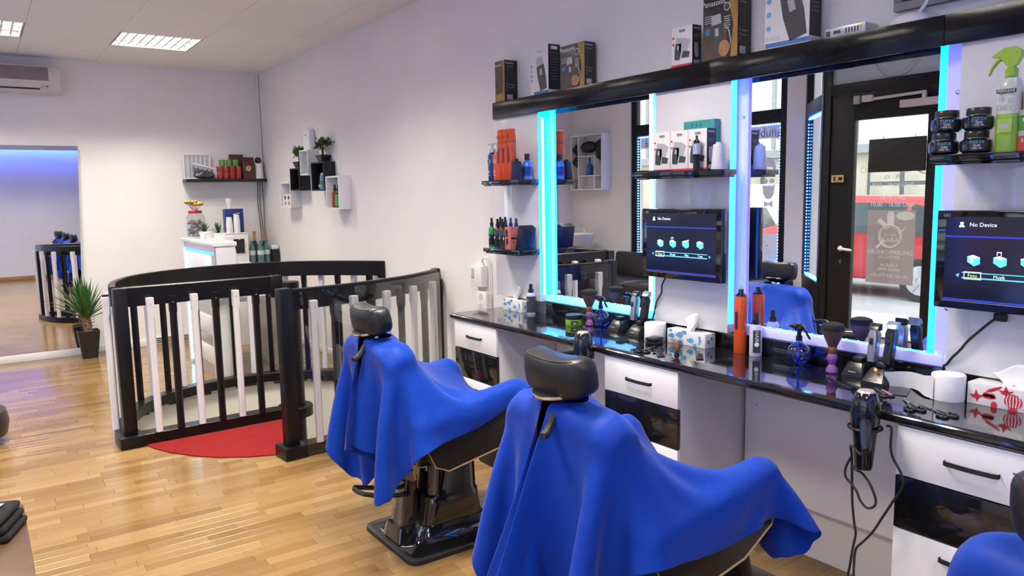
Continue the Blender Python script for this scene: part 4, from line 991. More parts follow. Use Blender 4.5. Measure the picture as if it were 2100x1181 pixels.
for x, y, h, w, lb in ((2.545, 9.153, .28, .085, 'tall brown coffee bag standing at the back of the shelf'), (2.651, 9.055, .245, .068, 'brown coffee bag with a printed cup at the front of the shelf')):
    t = thing('coffee_bag', lb, 'bag', (x, y, SZ), group='coffee bags')
    loft([(0, w*.95, .035, .015, 0, 0), (h*.5, w, .042, .015, 0, 0), (h*.82, w*.97, .022, .012, 0, 0), (h*.9, w*.96, .005, .004, 0, 0), (h, w*.96, .004, .003, 0, 0)]).build('foil_bag', brn, t)
    MB().prism(disc(.030, 18), 0, .001, M=FACE((-.01, -.0425, h*.48), (1, 0, 0), (0, 0, 1))).build('cup_print', crm, t); MB().prism(disc(.019, 16), 0, .001, M=FACE((-.01, -.0438, h*.49), (1, 0, 0), (0, 0, 1))).build('coffee_print', orn, t)
pc = thing('ip_camera', 'white speaker unit with a black ball at the right end of the back shelf', 'speaker', (2.775, 9.08, SZ))
MB().lathe([(0, 0), (.052, 0), (.053, .01), (.044, .170), (.042, .176), (0, .176)], 24).build('body', white_matte, pc); MB().ball((0, 0, .213), .038, 18, 12).build('ball', black_gloss, pc); MB().prism(disc(.010, 12, .7, 1.3), 0, .001, M=FACE((0, -.0515, .055), (1, 0, 0), (0, 0, 1))).build('emblem', ink_w, pc)
for k, (a, lb) in enumerate((((2.79, 2.775, 2.80, 2.80), 'black cable hanging from the back shelf, nearest the cups'), ((2.815, 2.80, 2.825, 2.825), 'black cable hanging from the back shelf, middle of three'), ((2.84, 2.845, 2.85, 2.85), 'black cable hanging from the back shelf, nearest the corner'))):
    tag(MB().tube([(a[0], 9.185, 1.805), (a[1], 9.18, 1.55), (a[2]-.01, 9.18, 1.3), (a[2], 9.18, 1.1), (a[3], 9.18, .88)], .004, 6).build('cable', ink_k), lb, 'cable', 'cables in the back corner')
# box shelves on the right wall
bxw = mat('box_white', (.80, .79, .79), .35, var=.02)
def box_shelf(label, y0, y1, z0, z1, m):
    t = thing('box_shelf', label, 'shelf', (2.75, y0, z0), group='box shelves on the right wall'); w, h, d, k = y1-y0, z1-z0, .1185, .014
    for nm, a in (('bottom_board', (0, d, 0, w, 0, k)), ('top_board', (0, d, 0, w, h-k, h)), ('side_board', (0, d, 0, k, k, h-k)), ('side_board', (0, d, w-k, w, k, h-k)), ('back_board', (d-.006, d, k, w-k, k, h-k))):
        MB().box(*a, .001).build(nm, m, t)
    return t
box_shelf('white box shelf with printed cards, lowest and farthest of the five', 7.955, 8.28, 1.505, 1.775, bxw)
box_shelf('black box shelf under the light green bonsai', 7.665, 7.94, 1.683, 1.913, black_plastic)
box_shelf('white box shelf, highest of the five, between the two bonsai', 7.40, 7.628, 1.832, 2.082, bxw)
box_shelf('black box shelf under the dark green bonsai', 6.995, 7.325, 1.672, 1.948, black_plastic)
box_shelf('white box shelf nearest the camera, holding spray bottles', 6.65, 6.962, 1.496, 1.803, bxw)
green_l = mat('label_green', (.07, .30, .05), .4, var=.1); redb = mat('bottle_red', (.24, .025, .012), .15, coat=.4, var=.1); blueb = mat('can_blue', (.12, .32, .60), .35, var=.1)
def rbottle(name, label, cat, loc, prof, m, cap=None, capm=None, lab=None, labm=None, group=None, n=18):
    t = thing(name, label, cat, loc, group=group); MB().lathe(prof, n).build('bottle', m, t)
    if cap: MB().lathe(cap, 14).build('cap', capm or black_plastic, t)
    if lab: MB().lathe(lab, n).build('label', labm, t)
    return t
def spray_prof(r, h): return [(0, 0), (r*.95, 0), (r, .006), (r, h*.82), (r*.8, h*.92), (r*.42, h), (0, h)]
def spray_cap(r, h): return [(r*.5, h+.0005), (r*.5, h+.022), (r*.36, h+.024), (r*.36, h+.05), (r*.28, h+.056), (0, h+.056)]
rbottle('spray_bottle', 'small green labelled bottle in the black box under the light bonsai', 'bottle', (2.80, 7.735, 1.6975), spray_prof(.018, .09), black_plastic, [(.008, .0905), (.008, .115), (0, .115)], black_plastic, [(.0185, .015), (.0185, .06)], green_l)
for k in range(3): rbottle('wax_jar', 'green banded wax jar, %s of the stack in the highest white box' % ('bottom', 'middle', 'top')[k], 'jar', (2.805, 7.475, 1.8465+k*.0455), [(0, 0), (.034, 0), (.036, .004), (.036, .04), (0, .045)], black_plastic, None, None, [(.0365, .008), (.0365, .032)], green_l, 'wax jars')
rbottle('tonic_bottle', 'small dark bottle standing on the stacked wax jars', 'bottle', (2.805, 7.475, 1.9835), [(0, 0), (.02, 0), (.021, .03), (.011, .038), (.011, .05), (0, .05)], black_plastic, None, None, [(.0215, .005), (.0215, .022)], green_l)
for y, lb, m in ((7.24, 'dark bottle at the back left in the black box under the dark bonsai', black_gloss), (7.20, 'dark bottle beside the blue can in the black box', black_gloss)): rbottle('tonic_bottle', lb, 'bottle', (2.81, y, 1.6865), [(0, 0), (.018, 0), (.019, .08), (.011, .095), (.011, .13), (0, .13)], m, None, None, [(.0195, .02), (.0195, .05)], ink_g, 'dark bottles in the black box')
rbottle('spray_can', 'light blue spray can in the black box under the dark bonsai', 'can', (2.79, 7.12, 1.6865), [(0, 0), (.026, 0), (.026, .13), (.022, .14), (0, .14)], blueb, [(.02, .1405), (.02, .155), (0, .155)], white_matte, [(.0265, .04), (.0265, .08)], green_l)
rbottle('spray_bottle', 'red spray bottle in the nearest white box shelf', 'bottle', (2.80, 6.865, 1.5105), spray_prof(.031, .16), redb, spray_cap(.031, .16))
rbottle('spray_bottle', 'green labelled spray bottle in the nearest white box shelf', 'bottle', (2.795, 6.765, 1.5105), spray_prof(.033, .155), black_gloss, spray_cap(.033, .155), None, [(.0336, .01), (.0336, .12)], green_l)
pr = thing('printed_cards', 'printed cards with little faces in the lowest white box shelf', 'cards', (2.765, 8.11, 1.5195)); MB().box(0, .003, -.12, .12, 0, .13).build('sheet', cardboard_w, pr, smooth=0)
for i in range(2):
    for j in range(2): MB().prism([(x*.030, z*.022) for x, z in disc(1, 12)], 0, .001, M=FACE((-.0015, -.055+.11*i, .035+.06*j), (0, -1, 0), (0, 0, 1))).build('face_print', (mat('face_pink', (.5, .25, .22), .6, var=.2), mat('face_brown', (.16, .09, .07), .6, var=.2))[j], pr, smooth=0)
tag(MB().box(2.752, 2.80, 8.02, 8.25, 1.7755, 1.783).build('loose_card', cardboard_w), 'white card lying on top of the lowest white box shelf', 'card')
def bonsai(label, loc, m, seed, w, h):
    rg = random.Random(seed); t = thing('bonsai', label, 'bonsai', loc, 0, 'artificial bonsai')
    loft([(0, .035, .055, .006, 0, 0), (.008, .034, .05, .006, 0, 0), (.055, .05, .075, .006, 0, 0), (.065, .052, .078, .006, 0, 0)]).build('pot', pot_k, t)
    tk = MB().tube([(0, 0, .05), (.005, .02, .09), (-.005, .0, .12), (0, -.01, h*.7)], [.012, .010, .008, .005], 7).tube([(0, .01, .10), (0, .07, h*.72)], [.006, .003], 6).tube([(0, .0, .11), (0, -.07, h*.75)], [.006, .003], 6); tk.build('trunk', mat('bonsai_trunk', (.07, .045, .03), .9, var=.3), t)
    fo = MB()
    for k in range(260):
        cl = rg.choice(((0, -.65, .75), (0, .65, .70), (0, 0, .92), (0, -.25, .85), (0, .3, .85)))
        p = (rg.gauss(0, .022), cl[1]*w+rg.gauss(0, w*.26), cl[2]*h+rg.gauss(0, .014))
        for q in range(4):
            a = rg.uniform(0, 6.28); e = rg.uniform(.1, 1.3); blade(fo, p, (math.cos(a)*math.cos(e), math.sin(a)*math.cos(e), math.sin(e)), .032, .0058, .002, n=2)
    tag(fo.build('foliage', m, t, smooth=60), kind='stuff')
bonsai('light green bonsai in a black pot on the farther black box shelf', (2.81, 7.79, 1.9135), mat('bonsai_light', (.11, .22, .03), .6, var=.35, vscale=30), 1, .095, .20)
bonsai('dark green bonsai in a black pot on the nearer black box shelf', (2.81, 7.14, 1.9485), mat('bonsai_dark', (.055, .12, .02), .6, var=.35, vscale=30), 2, .13, .21)
di = thing('air_freshener', 'white air freshener mounted above the highest box shelf', 'air freshener', (2.868, 7.55, 2.083))
loft([(0, .035, .085, .02, -.036, 0), (.16, .035, .085, .02, -.036, 0), (.20, .030, .072, .02, -.033, 0), (.212, .02, .05, .015, -.028, 0)]).build('housing', white_matte, di); MB().cyl((-.0705, .0, .15), (-.074, .0, .15), .009).build('nozzle', black_plastic, di)
# left side of the room: sofa, basin, wall unit, pouf, low table
leather = mat('sofa_leather', (.022, .019, .019), .35, var=.2, vscale=15, bump=.08, bscale=200)
sf = thing('sofa', 'black leather sofa under the shop window', 'sofa', (-1.90, 6.55, 0))
MB().box(.02, .82, -1.35, 1.62, .10, .28, .03, seg=3).build('base', leather, sf)
for i in range(3): MB().box(.18, .85, -1.13+i*.865, -.275+i*.865, .285, .455, .05, seg=4).build('seat_cushion', leather, sf)
for i in range(3): MB().box(.0, .21, -1.13+i*.865, -.275+i*.865, .40, .76, .05, M=Matrix.Translation((0, 0, .4)) @ Matrix.Rotation(-.12, 4, 'Y') @ Matrix.Translation((0.02, 0, -.4)), seg=4).build('back_cushion', leather, sf)
for y0, y1 in ((-1.36, -1.14), (1.475, 1.69)): MB().box(.02, .84, y0, y1, .08, .60, .05, seg=4).build('armrest', leather, sf)
for x in (.08, .76):
    for y in (-1.25, 1.58): MB().cyl((x, y, .0), (x, y, .10), .022, .028).build('foot', chrome, sf)
bn = thing('wash_basin', 'white hair-washing basin between the sofa and the back wall', 'basin', (-1.52, 8.62, 0))
MB().lathe([(.0, .80), (.10, .80), (.20, .86), (.255, 1.0), (.265, 1.01), (.255, 1.012), (.235, .99), (.17, .88), (.0, .85)], 32, sx=1.05, sy=1.15).build('bowl', mat('ceramic', (.82, .82, .83), .1, coat=.5, var=.01), bn); loft([(0, .14, .16, .03, 0, 0), (.04, .14, .16, .03, 0, 0), (.10, .06, .07, .02, 0, 0), (.80, .05, .06, .02, 0, 0)]).build('pedestal', black_plastic, bn); MB().tube([(-.18, .02, .99), (-.18, .02, 1.08), (-.13, .02, 1.12), (-.08, .02, 1.09)], .012, 8).build('tap', chrome, bn)
un = thing('wall_unit', 'white compartment shelf on the wall beside the window', 'shelf', (-1.948, 8.33, 1.645))
W_, H_, D_ = .70, .81, .175
for nm, a in (('back_board', (0, .01, 0, W_, 0, H_)), ('bottom_board', (.01, D_, 0, W_, 0, .018)), ('top_board', (.01, D_, 0, W_, H_-.018, H_)), ('side_board', (.01, D_, 0, .018, .018, H_-.018)), ('side_board', (.01, D_, W_-.018, W_, .018, H_-.018)), ('divider', (.01, D_, .52, .535, .018, H_-.018)), ('shelf_board', (.01, D_, .018, .52, .20, .215)), ('divider', (.01, D_, .16, .174, .018, .50)), ('shelf_board', (.01, D_, .174, .52, .49, .50))):
    MB().box(*a).build(nm, bxw, un, smooth=0)
hair = mat('hair_black', (.012, .011, .012), .55, var=.5, vscale=40)
def wig(label, y, z, ry, rz):
    b = MB(); b.ball((0, 0, 0), (.085, ry, rz), 22, 14)
    for v in b.bm.verts: v.co *= 1+.10*math.sin(v.co.y*55)*math.cos(v.co.z*60)
    t = thing('black_bundle', label, 'bundle', (-1.85, y, z), group='black bundles on the wall unit'); b.build('bundle', hair, t)
wig('long black bundle along the top of the wall unit', 8.33+.36, 1.645+.63, .16, .085); wig('black bundle at the upper right of the wall unit', 8.33+.10, 1.645+.58, .080, .16)
wig('black bundle, upper one in the narrow left column of the wall unit', 8.33+.615, 1.645+.60, .075, .085); wig('black bundle, lower one in the narrow left column of the wall unit', 8.33+.615, 1.645+.42, .072, .085)
rbottle('trigger_bottle', 'blue trigger spray bottle in the wall unit', 'bottle', (-1.86, 8.33+.37, 1.861), [(0, 0), (.045, 0), (.048, .01), (.045, .14), (.02, .19), (.02, .21), (0, .21)], mat('bottle_blue', (.02, .13, .38), .2, coat=.3, var=.1), [(.022, .2105), (.022, .25), (.012, .26), (0, .262)], mat('trigger_blue', (.03, .18, .45), .4, var=.05))
rbottle('soap_bottle', 'green pump bottle in the foot of the wall unit', 'bottle', (-1.86, 8.33+.615, 1.664), [(0, 0), (.048, 0), (.05, .01), (.05, .13), (.025, .145), (0, .145)], mat('bottle_olive', (.12, .17, .03), .2, coat=.3, var=.1), [(.012, .1455), (.012, .20), (.018, .202), (.018, .215), (0, .215)], black_plastic)
for i, yy in enumerate((.22, .27)):
    b = MB().tube([(0, 0, 0), (.0, .01, .12), (.0, -.005, .22)], [.012, .014, .008], 8); tag(b.build('styling_tool', black_plastic, None, (-1.87, 8.33+yy, 1.8605)), ('dark styling tool standing nearest the blue trigger bottle', 'dark styling tool standing farther from the blue trigger bottle')[i], 'styling tool', 'tools in the wall unit')
for i in range(5):
    tag(MB().lathe([(.012, -.03), (.02, -.03), (.02, .03), (.012, .03)], 12, M=Matrix.Rotation(PI/2, 4, 'X')).build('hair_roller', bxw, None, (-1.87, 8.33+.24+.05*i, 1.684)), 'white hair roller in the foot of the wall unit', 'hair roller', 'white hair rollers')
pf = thing('pouf', 'round black leather pouf at the left edge of the photo', 'pouf', (-.22, 6.15, 0))
MB().lathe([(0, .02), (.22, .02), (.29, .06), (.305, .14), (.29, .22), (.2, .262), (0, .27)], 36).build('cushion', leather, pf); MB().lathe([(0, 0), (.2, 0), (.2, .02), (0, .02)], 24).build('foot', black_plastic, pf)
lt = thing('low_table', 'low wooden table at the lower left, mostly out of the photo', 'table', (-.17, 3.25, 0))
MB().box(-.30, .24, -.45, .50, .30, .335, .004).build('table_top', mat('walnut', (.10, .055, .03), .35, var=.3, vscale=6), lt)
for x in (-.26, .20):
    for y in (-.40, .45): MB().box(x-.025, x+.025, y-.025, y+.025, 0, .2995).build('leg', white_lam, lt, smooth=0)
tw = thing('folded_towel', 'black folded towel on the low table at the lower left corner', 'towel', (-.10, 3.48, .3355), -.35)
for k in range(3): MB().box(-.16, .15-.01*k, -.11, .11, k*.032, k*.032+.031, .014, seg=3).build('towel_layer', mat('towel_black', (.010, .010, .012), .95, var=.4, vscale=60, bump=.5, bscale=300), tw)
pn = thing('ballpoint_pen', 'white and red ballpoint pen lying on the black towel', 'pen', (-.04, 3.45, .439), .8)
MB().cyl((-.07, 0, 0), (.05, 0, 0), .005, n=10).build('barrel', white_matte, pn); MB().cyl((.05, 0, 0), (.068, 0, 0), .005, .001, n=10).build('tip', chrome, pn); MB().cyl((.0, 0, 0), (.03, 0, .0), .0056, n=10).build('grip', ink_r, pn)
tag(MB().box(-.05, .05, -.035, .035, 0, .018, .003).build('red_booklet', mat('booklet_red', (.35, .06, .06), .5, var=.2), None, (-.115, 3.70, .3355), .3), 'small red booklet on the low table behind the towel', 'booklet')
# unseen light strip inferred from the blue front wall; board added to shield room
ls_ = thing('ceiling_light_strip', 'unseen blue light strip at the top of the front wall, board added as light shield', 'light strip', (0, YF+.25, 2.90)); MB().box(XL+.02, XR-.02, 0, .018, 0, .158).build('light_shield_board', white_lam, ls_, smooth=0); MB().box(XL+.05, XR-.05, -.006, -.0005, .06, .13).build('led_strip', mat('led_front', (.1, .2, .9), .5, emit=(.05, .13, 1.0), power=34.0), ls_, smooth=0)
# sockets on the right wall
so = thing('wall_switch_box', 'white timer box on the right wall left of the worktop', 'switch box', (2.869, 4.45, .97)); MB().box(-.055, 0, -.07, .07, 0, .145, .005).build('case', white_matte, so); MB().box(-.058, -.0552, .02, .055, .055, .125, .002).build('switch', ink_g, so)
cb_ = MB().tube(sm([(2.85, 4.39, 1.116), (2.83, 4.385, 1.155), (2.835, 4.36, 1.175), (2.85, 4.335, 1.15), (2.855, 4.33, 1.0), (2.855, 4.33, .66)]), .007, 8); tag(cb_.build('supply_cable', white_matte), 'white cable looping out of the timer box and down the wall', 'cable')
sk = thing('double_socket', 'white double wall socket beside the end of the worktop', 'socket', (2.869, 4.41, .79)); MB().box(-.04, 0, -.065, .065, 0, .15, .005).build('plate', white_matte, sk)
for z in (.037, .108): MB().lathe([(.0, -.012), (.019, -.012), (.022, .0008), (.026, .0012), (.026, 0)], 20, M=FACE((-.0402, .0, z), (0, -1, 0), (0, 0, 1))).build('socket', mat('socket_shade', (.6, .58, .56), .5, var=.03), sk)

gv = thing('floor_vent', 'slotted black vent at the foot of the back wall behind the railing', 'vent', (1.72, 9.183, .02)); MB().box(-.20, .20, -.012, 0, 0, .075, .002).build('grille_plate', white_matte, gv)
for k in range(3): MB().box(-.19, .19, -.0135, -.0122, .010+.021*k, .022+.021*k).build('slot', black_matte, gv, smooth=0)
# ================================================================== THINGS ON THE MIRROR WALL
def FX(x, y, z): return FACE((x, y, z), (0, -1, 0), (0, 0, 1))     # face looking into the room (-x): local x runs to the right
def FY(x, y, z): return FACE((x, y, z), (1, 0, 0), (0, 0, 1))      # face looking at the camera (-y)
def shapes(name, m, parent, M, polys, off=.0004, th=.0004):
    b = MB()
    for k, p in enumerate(polys): b.prism(p, off+k*1e-5, off+th, M=M)
    o = b.build(name, m, parent, smooth=0)
    return tag(o, kind='stuff') if len(polys) > 1 else o
def ell(cx, cy, rx, ry, n=16): return [(cx+rx*math.cos(2*PI*i/n), cy+ry*math.sin(2*PI*i/n)) for i in range(n)]
def rect(x0, y0, x1, y1): return [(x0, y0), (x1, y0), (x1, y1), (x0, y1)]
def mtext(s, size, m, M, x, y, parent, name='lettering', sq=1.0):
    o = M @ Vector((x, y, .0009)); r = M.to_3x3() @ Vector((1, 0, 0)); u = M.to_3x3() @ Vector((0, 1, 0))
    return text(s, size, m, o, r, u, parent, name, squash=sq)
# ---- screens
scr = mat('screen_dark', (.006, .007, .012), .12, emit=(.005, .007, .026), power=1.0); scr_b = mat('screen_blue', (.01, .02, .2), .3, emit=(.03, .05, .55), power=.8)
scr_w = mat('screen_white', (.7, .8, .9), .4, emit=(.80, .95, 1.0), power=.9); scr_c = mat('screen_cyan', (.1, .5, .7), .4, emit=(.10, .55, .80), power=.9); scr_y = mat('screen_yellow', (.7, .5, .1), .4, emit=(.9, .62, .10), power=.9)
def monitor(label, yc):
    t = thing('wall_screen', label, 'screen', (2.70, yc, 1.186), group='wall screens'); W, H = .495, .333
    MB().box(0, .034, -W/2, W/2, 0, H, .005).build('bezel', black_gloss, t)
    MB().box(.034, .06, -W/2+.05, W/2-.05, .04, H-.04, .006).build('back_cover', black_plastic, t); MB().box(.06, .0795, -.05, .05, .1, .2).build('wall_mount', black_plastic, t, smooth=0)
    w, h = .432, .282; M = FX(-.0004, w/2, .030)
    s = MB().prism(rect(0, 0, w, h), 0, .0006, M=M).build('screen', scr, t, smooth=0)
    shapes('blue_line', scr_b, s, M, [rect(0, h*.755, w, h*.775), rect(0, h*.0, w, h*.022)], .0008)
    shapes('menu_bar', scr_c, s, M, [rect(w*.135, h*.27, w*.885, h*.285), rect(w*.135, h*.335, w*.885, h*.345), [(w*.09, h*.305), (w*.11, h*.28), (w*.115, h*.33)], [(w*.93, h*.305), (w*.91, h*.28), (w*.905, h*.33)]], .0008)
    shapes('selection_frame', scr_w, s, M, [rect(w*.15, h*.262, w*.275, h*.27), rect(w*.15, h*.345, w*.275, h*.353), rect(w*.15, h*.262, w*.155, h*.353), rect(w*.27, h*.262, w*.275, h*.353)], .0011)
    mtext('Foto', .016, scr_y, M, w*.212, h*.306, s)
    for k, x in ((('Musik'), .40), ('Film', .60), ('Text', .79)): mtext(k, .015, scr_w, M, w*x, h*.306, s)
    mtext('No Device', .019, scr_w, M, w*.27, h*.905, s); shapes('device_icon', scr_w, s, M, [[(w*.095, h*.875), (w*.14, h*.875), (w*.13, h*.905), (w*.105, h*.905)], rect(w*.105, h*.912, w*.13, h*.935)], .0008)
    for k, x in enumerate((.215, .40, .585, .785)):
        cx, cy = w*x, h*.49; d = .020
        shapes('menu_icon', scr_c, s, M, [[(cx-d, cy-d*.3), (cx+d*.1, cy-d), (cx+d, cy-d*.6), (cx+d, cy+d*.5), (cx-d*.1, cy+d*.9), (cx-d, cy+d*.6)]], .0008)
        shapes('menu_icon_top', scr_w, s, M, [[(cx-d, cy+d*.6), (cx-d*.1, cy+d*.9), (cx+d, cy+d*.5), (cx+d*.1, cy+d*.25)]] if k != 2 else [[(cx-d, cy+d*.6), (cx+d, cy+d*1.1), (cx+d, cy+d*.8), (cx-d, cy+d*.4)]], .0014)
        if k == 0: shapes('lens_icon', scr_w, s, M, [ell(cx-d*.35, cy-d*.05, d*.28, d*.38)], .0014)
        if k == 1: shapes('note_icon', scr_w, s, M, [rect(cx-d*.5, cy+d*.9, cx-d*.4, cy+d*1.5), rect(cx+d*.1, cy+d*.9, cx+d*.2, cy+d*1.5), rect(cx-d*.5, cy+d*1.4, cx+d*.2, cy+d*1.55)], .0014)
    mtext('LED', .013, ink_g, FX(-.0004, W/2, 0), .035, H-.017, t)
    MB().box(-.0012, -.0002, -W/2+.03, W/2-.03, .0255, .0285).build('chrome_line', gold_m, t, smooth=0)
    return t
monitor('wall screen between the two mirrors, wholly in view', 2.472); monitor('wall screen cut off by the right edge of the photo', 1.057)
tag(MB().tube(sm([(2.765, 1.115, 1.17), (2.762, 1.147, 1.141), (2.762, 1.183, 1.102), (2.762, 1.213, 1.068), (2.764, 1.235, 1.035), (2.77, 1.262, 1.004), (2.778, 1.284, .974), (2.79, 1.302, .955), (2.79, 1.31, .885)]), .0045, 7).box(2.755, 2.772, 1.095, 1.135, 1.150, 1.176, .004, M=None).build('screen_cable', ink_k), 'black power cable running down from the near screen', 'cable')
tag(MB().tube(sm([(2.768, 1.225, 1.18), (2.768, 1.218, 1.084), (2.766, 1.236, 1.055), (2.766, 1.276, 1.034), (2.774, 1.296, 1.01), (2.79, 1.305, .96), (2.79, 1.32, .90)]), .0014, 5).build('thin_wire', white_matte), 'thin white wire running down from the near screen', 'wire')
tag(MB().tube(sm([(2.765, 2.622, 1.18), (2.764, 2.645, 1.139), (2.766, 2.65, 1.102), (2.77, 2.688, 1.049), (2.785, 2.715, .995), (2.79, 2.735, .953), (2.785, 2.75, .90)]), .004, 7).build('screen_cable', ink_k), 'black power cable running down from the far screen', 'cable')
# ---- small shelves
def small_shelf(label, y0, y1, x0, z):
    t = thing('product_shelf', label, 'shelf', (x0, (y0+y1)/2, z-.034), group='black product shelves'); w = (y1-y0)/2
    MB().box(0, 2.7795-x0, -w, w, .010, .034, .0015).build('shelf_board', black_gloss, t); MB().box(.012, 2.7795-x0, -w+.01, w-.01, 0, .0099, .001).build('shelf_bracket', black_gloss, t)
small_shelf('upper black product shelf at the far end, with orange spray cans', 3.664, 4.048, 2.62, 1.688)
small_shelf('lower black product shelf at the far end, with spray bottles', 3.664, 4.045, 2.62, 1.270)
small_shelf('black product shelf above the far screen', 2.215, 2.694, 2.606, 1.692); small_shelf('black product shelf above the near screen', .84, 1.293, 2.606, 1.702)
# ---- cartons
art_dark = mat('carton_black', (.018, .016, .017), .35, var=.3, vscale=12); art_brown = mat('carton_brown', (.085, .05, .03), .4, var=.5, vscale=14); art_gold = mat('carton_gold', (.34, .20, .05), .35, var=.3, vscale=10); silver = mat('print_silver', (.45, .45, .46), .4, var=.1); dkgrey = mat('print_dark', (.05, .05, .055), .4, var=.2); blue_pr = mat('print_blue', (.06, .16, .42), .5, var=.1); glowp = mat('print_amber', (.40, .20, .08), .5, var=.4, vscale=20)
def carton(name, label, y0, y1, z, h, d, m, x=2.772, group=None):
    t = thing(name, label, 'carton', (x, y1, z), group=group); MB().box(0, d, -(y1-y0), 0, 0, h, .0012).build('carton', m, t); return t, y1-y0
def clipper_art(t, M, cx, cy, s, tilt=.15, body=dkgrey, head=silver):
    c, sn = math.cos(tilt), math.sin(tilt); R = lambda p: (cx+s*(c*p[0]-sn*p[1]), cy+s*(sn*p[0]+c*p[1]))
    shapes('clipper_print', body, t, M, [[R(p) for p in ((-.16, -.5), (.16, -.5), (.20, -.1), (.18, .25), (-.18, .25), (-.20, -.1))]], .0008)
    shapes('blade_print', head, t, M, [[R(p) for p in ((-.17, .25), (.17, .25), (.15, .5), (-.15, .5))], [R(p) for p in ((-.06, -.05), (.06, -.05), (.06, .15), (-.06, .15))]], .0014)
    return R
def dark_carton(label, y0, y1, z, h, d, art=True):
    t, w = carton('trimmer_carton', label, y0, y1, z, h, d, art_dark, group='dark trimmer cartons'); M = FX(0, 0, 0); N = FY(0, -w, 0)
    if art:
        shapes('brown_print', art_brown, t, M, [rect(.004, .004, w*.70, h*.55)]); shapes('gold_print', art_gold, t, M, [[(w*.72, h), (w*.999, h), (w*.999, 0), (w*.80, 0), (w*.88, h*.5)]], .0006)
        shapes('amber_print', glowp, t, M, [ell(w*.62, h*.16, w*.16, h*.13)], .0010)
        clipper_art(t, M, w*.42, h*.40, h*.62, .08); shapes('badge', ink_w, t, M, [ell(w*.70, h*.80, w*.09, w*.09)], .0012); shapes('badge_inner', dkgrey, t, M, [ell(w*.70, h*.80, w*.075, w*.075)], .0018)
        shapes('text_lines', ink_g, t, M, [rect(w*.06, h*(.70-.035*k), w*(.28-.03*(k % 2)), h*(.713-.035*k)) for k in range(4)]+[rect(w*.62, h*(.64-.035*k), w*(.80-.03*(k % 2)), h*(.655-.035*k)) for k in range(6)], .0012)
        shapes('cable_print', silver, t, M, [[(w*.62, h*.55), (w*.78, h*.42), (w*.83, h*.25), (w*.78, h*.12), (w*.80, h*.25), (w*.75, h*.41)]], .0013); shapes('blue_print', blue_pr, t, M, [ell(w*.15, h*.46, w*.07, h*.06)], .0012)
    else:
        shapes('brown_print', art_brown, t, M, [rect(.004, .004, w*.94, h*.96)]); shapes('gold_print', art_gold, t, M, [rect(w*.82, 0, w*.96, h*.99), rect(w*.1, h*.02, w*.8, h*.2)], .0007)
    mtext('Panasonic', min(.034, w*.21), ink_w, M, w*.32, h*.90, t); mtext('Panasonic', d*.17, ink_w, N, d*.38, h*.93, t)
    shapes('side_lines', ink_g, t, N, [rect(d*.15, h*(.84), d*.65, h*.85), rect(d*.30, h*.40, d*.8, h*.408), rect(d*.30, h*.33, d*.7, h*.338)]); shapes('blue_dots', blue_pr, t, N, [ell(d*.16, h*(.27+.075*k), d*.06, d*.06) for k in range(3)])
    shapes('barcode_patch', silver, t, N, [rect(d*.15, h*.04, d*.62, h*.16)])
    return t
dark_carton('dark trimmer carton at the far end of the top shelf', 3.987, 4.095, 2.1805, .250, .095, False)
t, w = carton('clipper_carton', 'tall white clipper carton with a black side, second from the far end', 3.548, 3.721, 2.1805, .273, .087, cardboard_w, group='white clipper cartons')
M = FX(0, 0, 0); N = FY(0, -w, 0); h = .273
clipper_art(t, M, w*.62, h*.42, h*.70, .22); shapes('blue_print', blue_pr, t, M, [rect(w*.2, 0, w, h*.06)], .0008); shapes('icon_dots', mat('print_sky', (.2, .42, .6), .5, var=.1), t, M, [ell(w*.08, h*(.30+.10*k), w*.05, w*.05) for k in range(4)]); mtext('WAHL', .022, ink_g, M, w*.55, h*.88, t)
shapes('side_black', art_dark, t, N, [rect(0, h*.07, .087, h)]); shapes('side_lines', ink_g, t, N, [rect(.014, h*(.82-.06*k), .072-.006*(k % 2), h*(.825-.06*k)) for k in range(10)], .0012); shapes('side_badge', ink_w, t, N, [rect(.02, h*.90, .066, h*.96)], .0012); mtext('WAHL', .016, ink_k, N, .043, h*.93, t)
t['label'] = t['label']
dark_carton('dark trimmer carton with gold print beside the tall white carton', 3.229, 3.439, 2.1805, .234, .078)
def white_carton(label, y0, y1, z, h, d, x=2.772, group='white clipper cartons', side=True):
    t, w = carton('clipper_carton', label, y0, y1, z, h, d, cardboard_w, x, group); M = FX(0, 0, 0); N = FY(0, -w, 0)
    shapes('red_stripe', ink_r, t, M, [rect(0, 0, w, h*.055)]); shapes('grey_shape', silver, t, M, [[(w*.35, h*.60), (w*.60, h*.72), (w*.92, h*.62), (w*.70, h*.32), (w*.45, h*.18)]], .0008)
    clipper_art(t, M, w*.32, h*.45, h*.55, -.12); shapes('second_print', dkgrey, t, M, [[(w*.50, h*.22), (w*.84, h*.20), (w*.90, h*.34), (w*.56, h*.38)]], .0016); shapes('name_plate', silver, t, M, [rect(w*.38, h*.86, w*.66, h*.93)]); mtext('WAHL', h*.075, ink_k, M, w*.52, h*.895, t)
    shapes('red_dots', ink_r, t, M, [ell(w*.09, h*.74, w*.05, w*.05), ell(w*.09, h*.58, w*.05, w*.05)])
    if side:
        shapes('side_black', art_dark, t, N, [rect(0, 0, d, h)]); mtext('WAHL', d*.26, ink_w, N, d*.5, h*.92, t); clipper_art(t, N, d*.45, h*.38, h*.36, .1, ink_g)
        shapes('side_lines', ink_g, t, N, [rect(d*.2, h*.74, d*.8, h*.75), rect(d*.2, h*.69, d*.6, h*.70)], .0012); shapes('side_patch', silver, t, N, [rect(d*.15, h*.03, d*.85, h*.13)], .0012)
    return t
white_carton('small white clipper carton on the top shelf above the far screen', 2.471, 2.598, 2.1805, .180, .060)
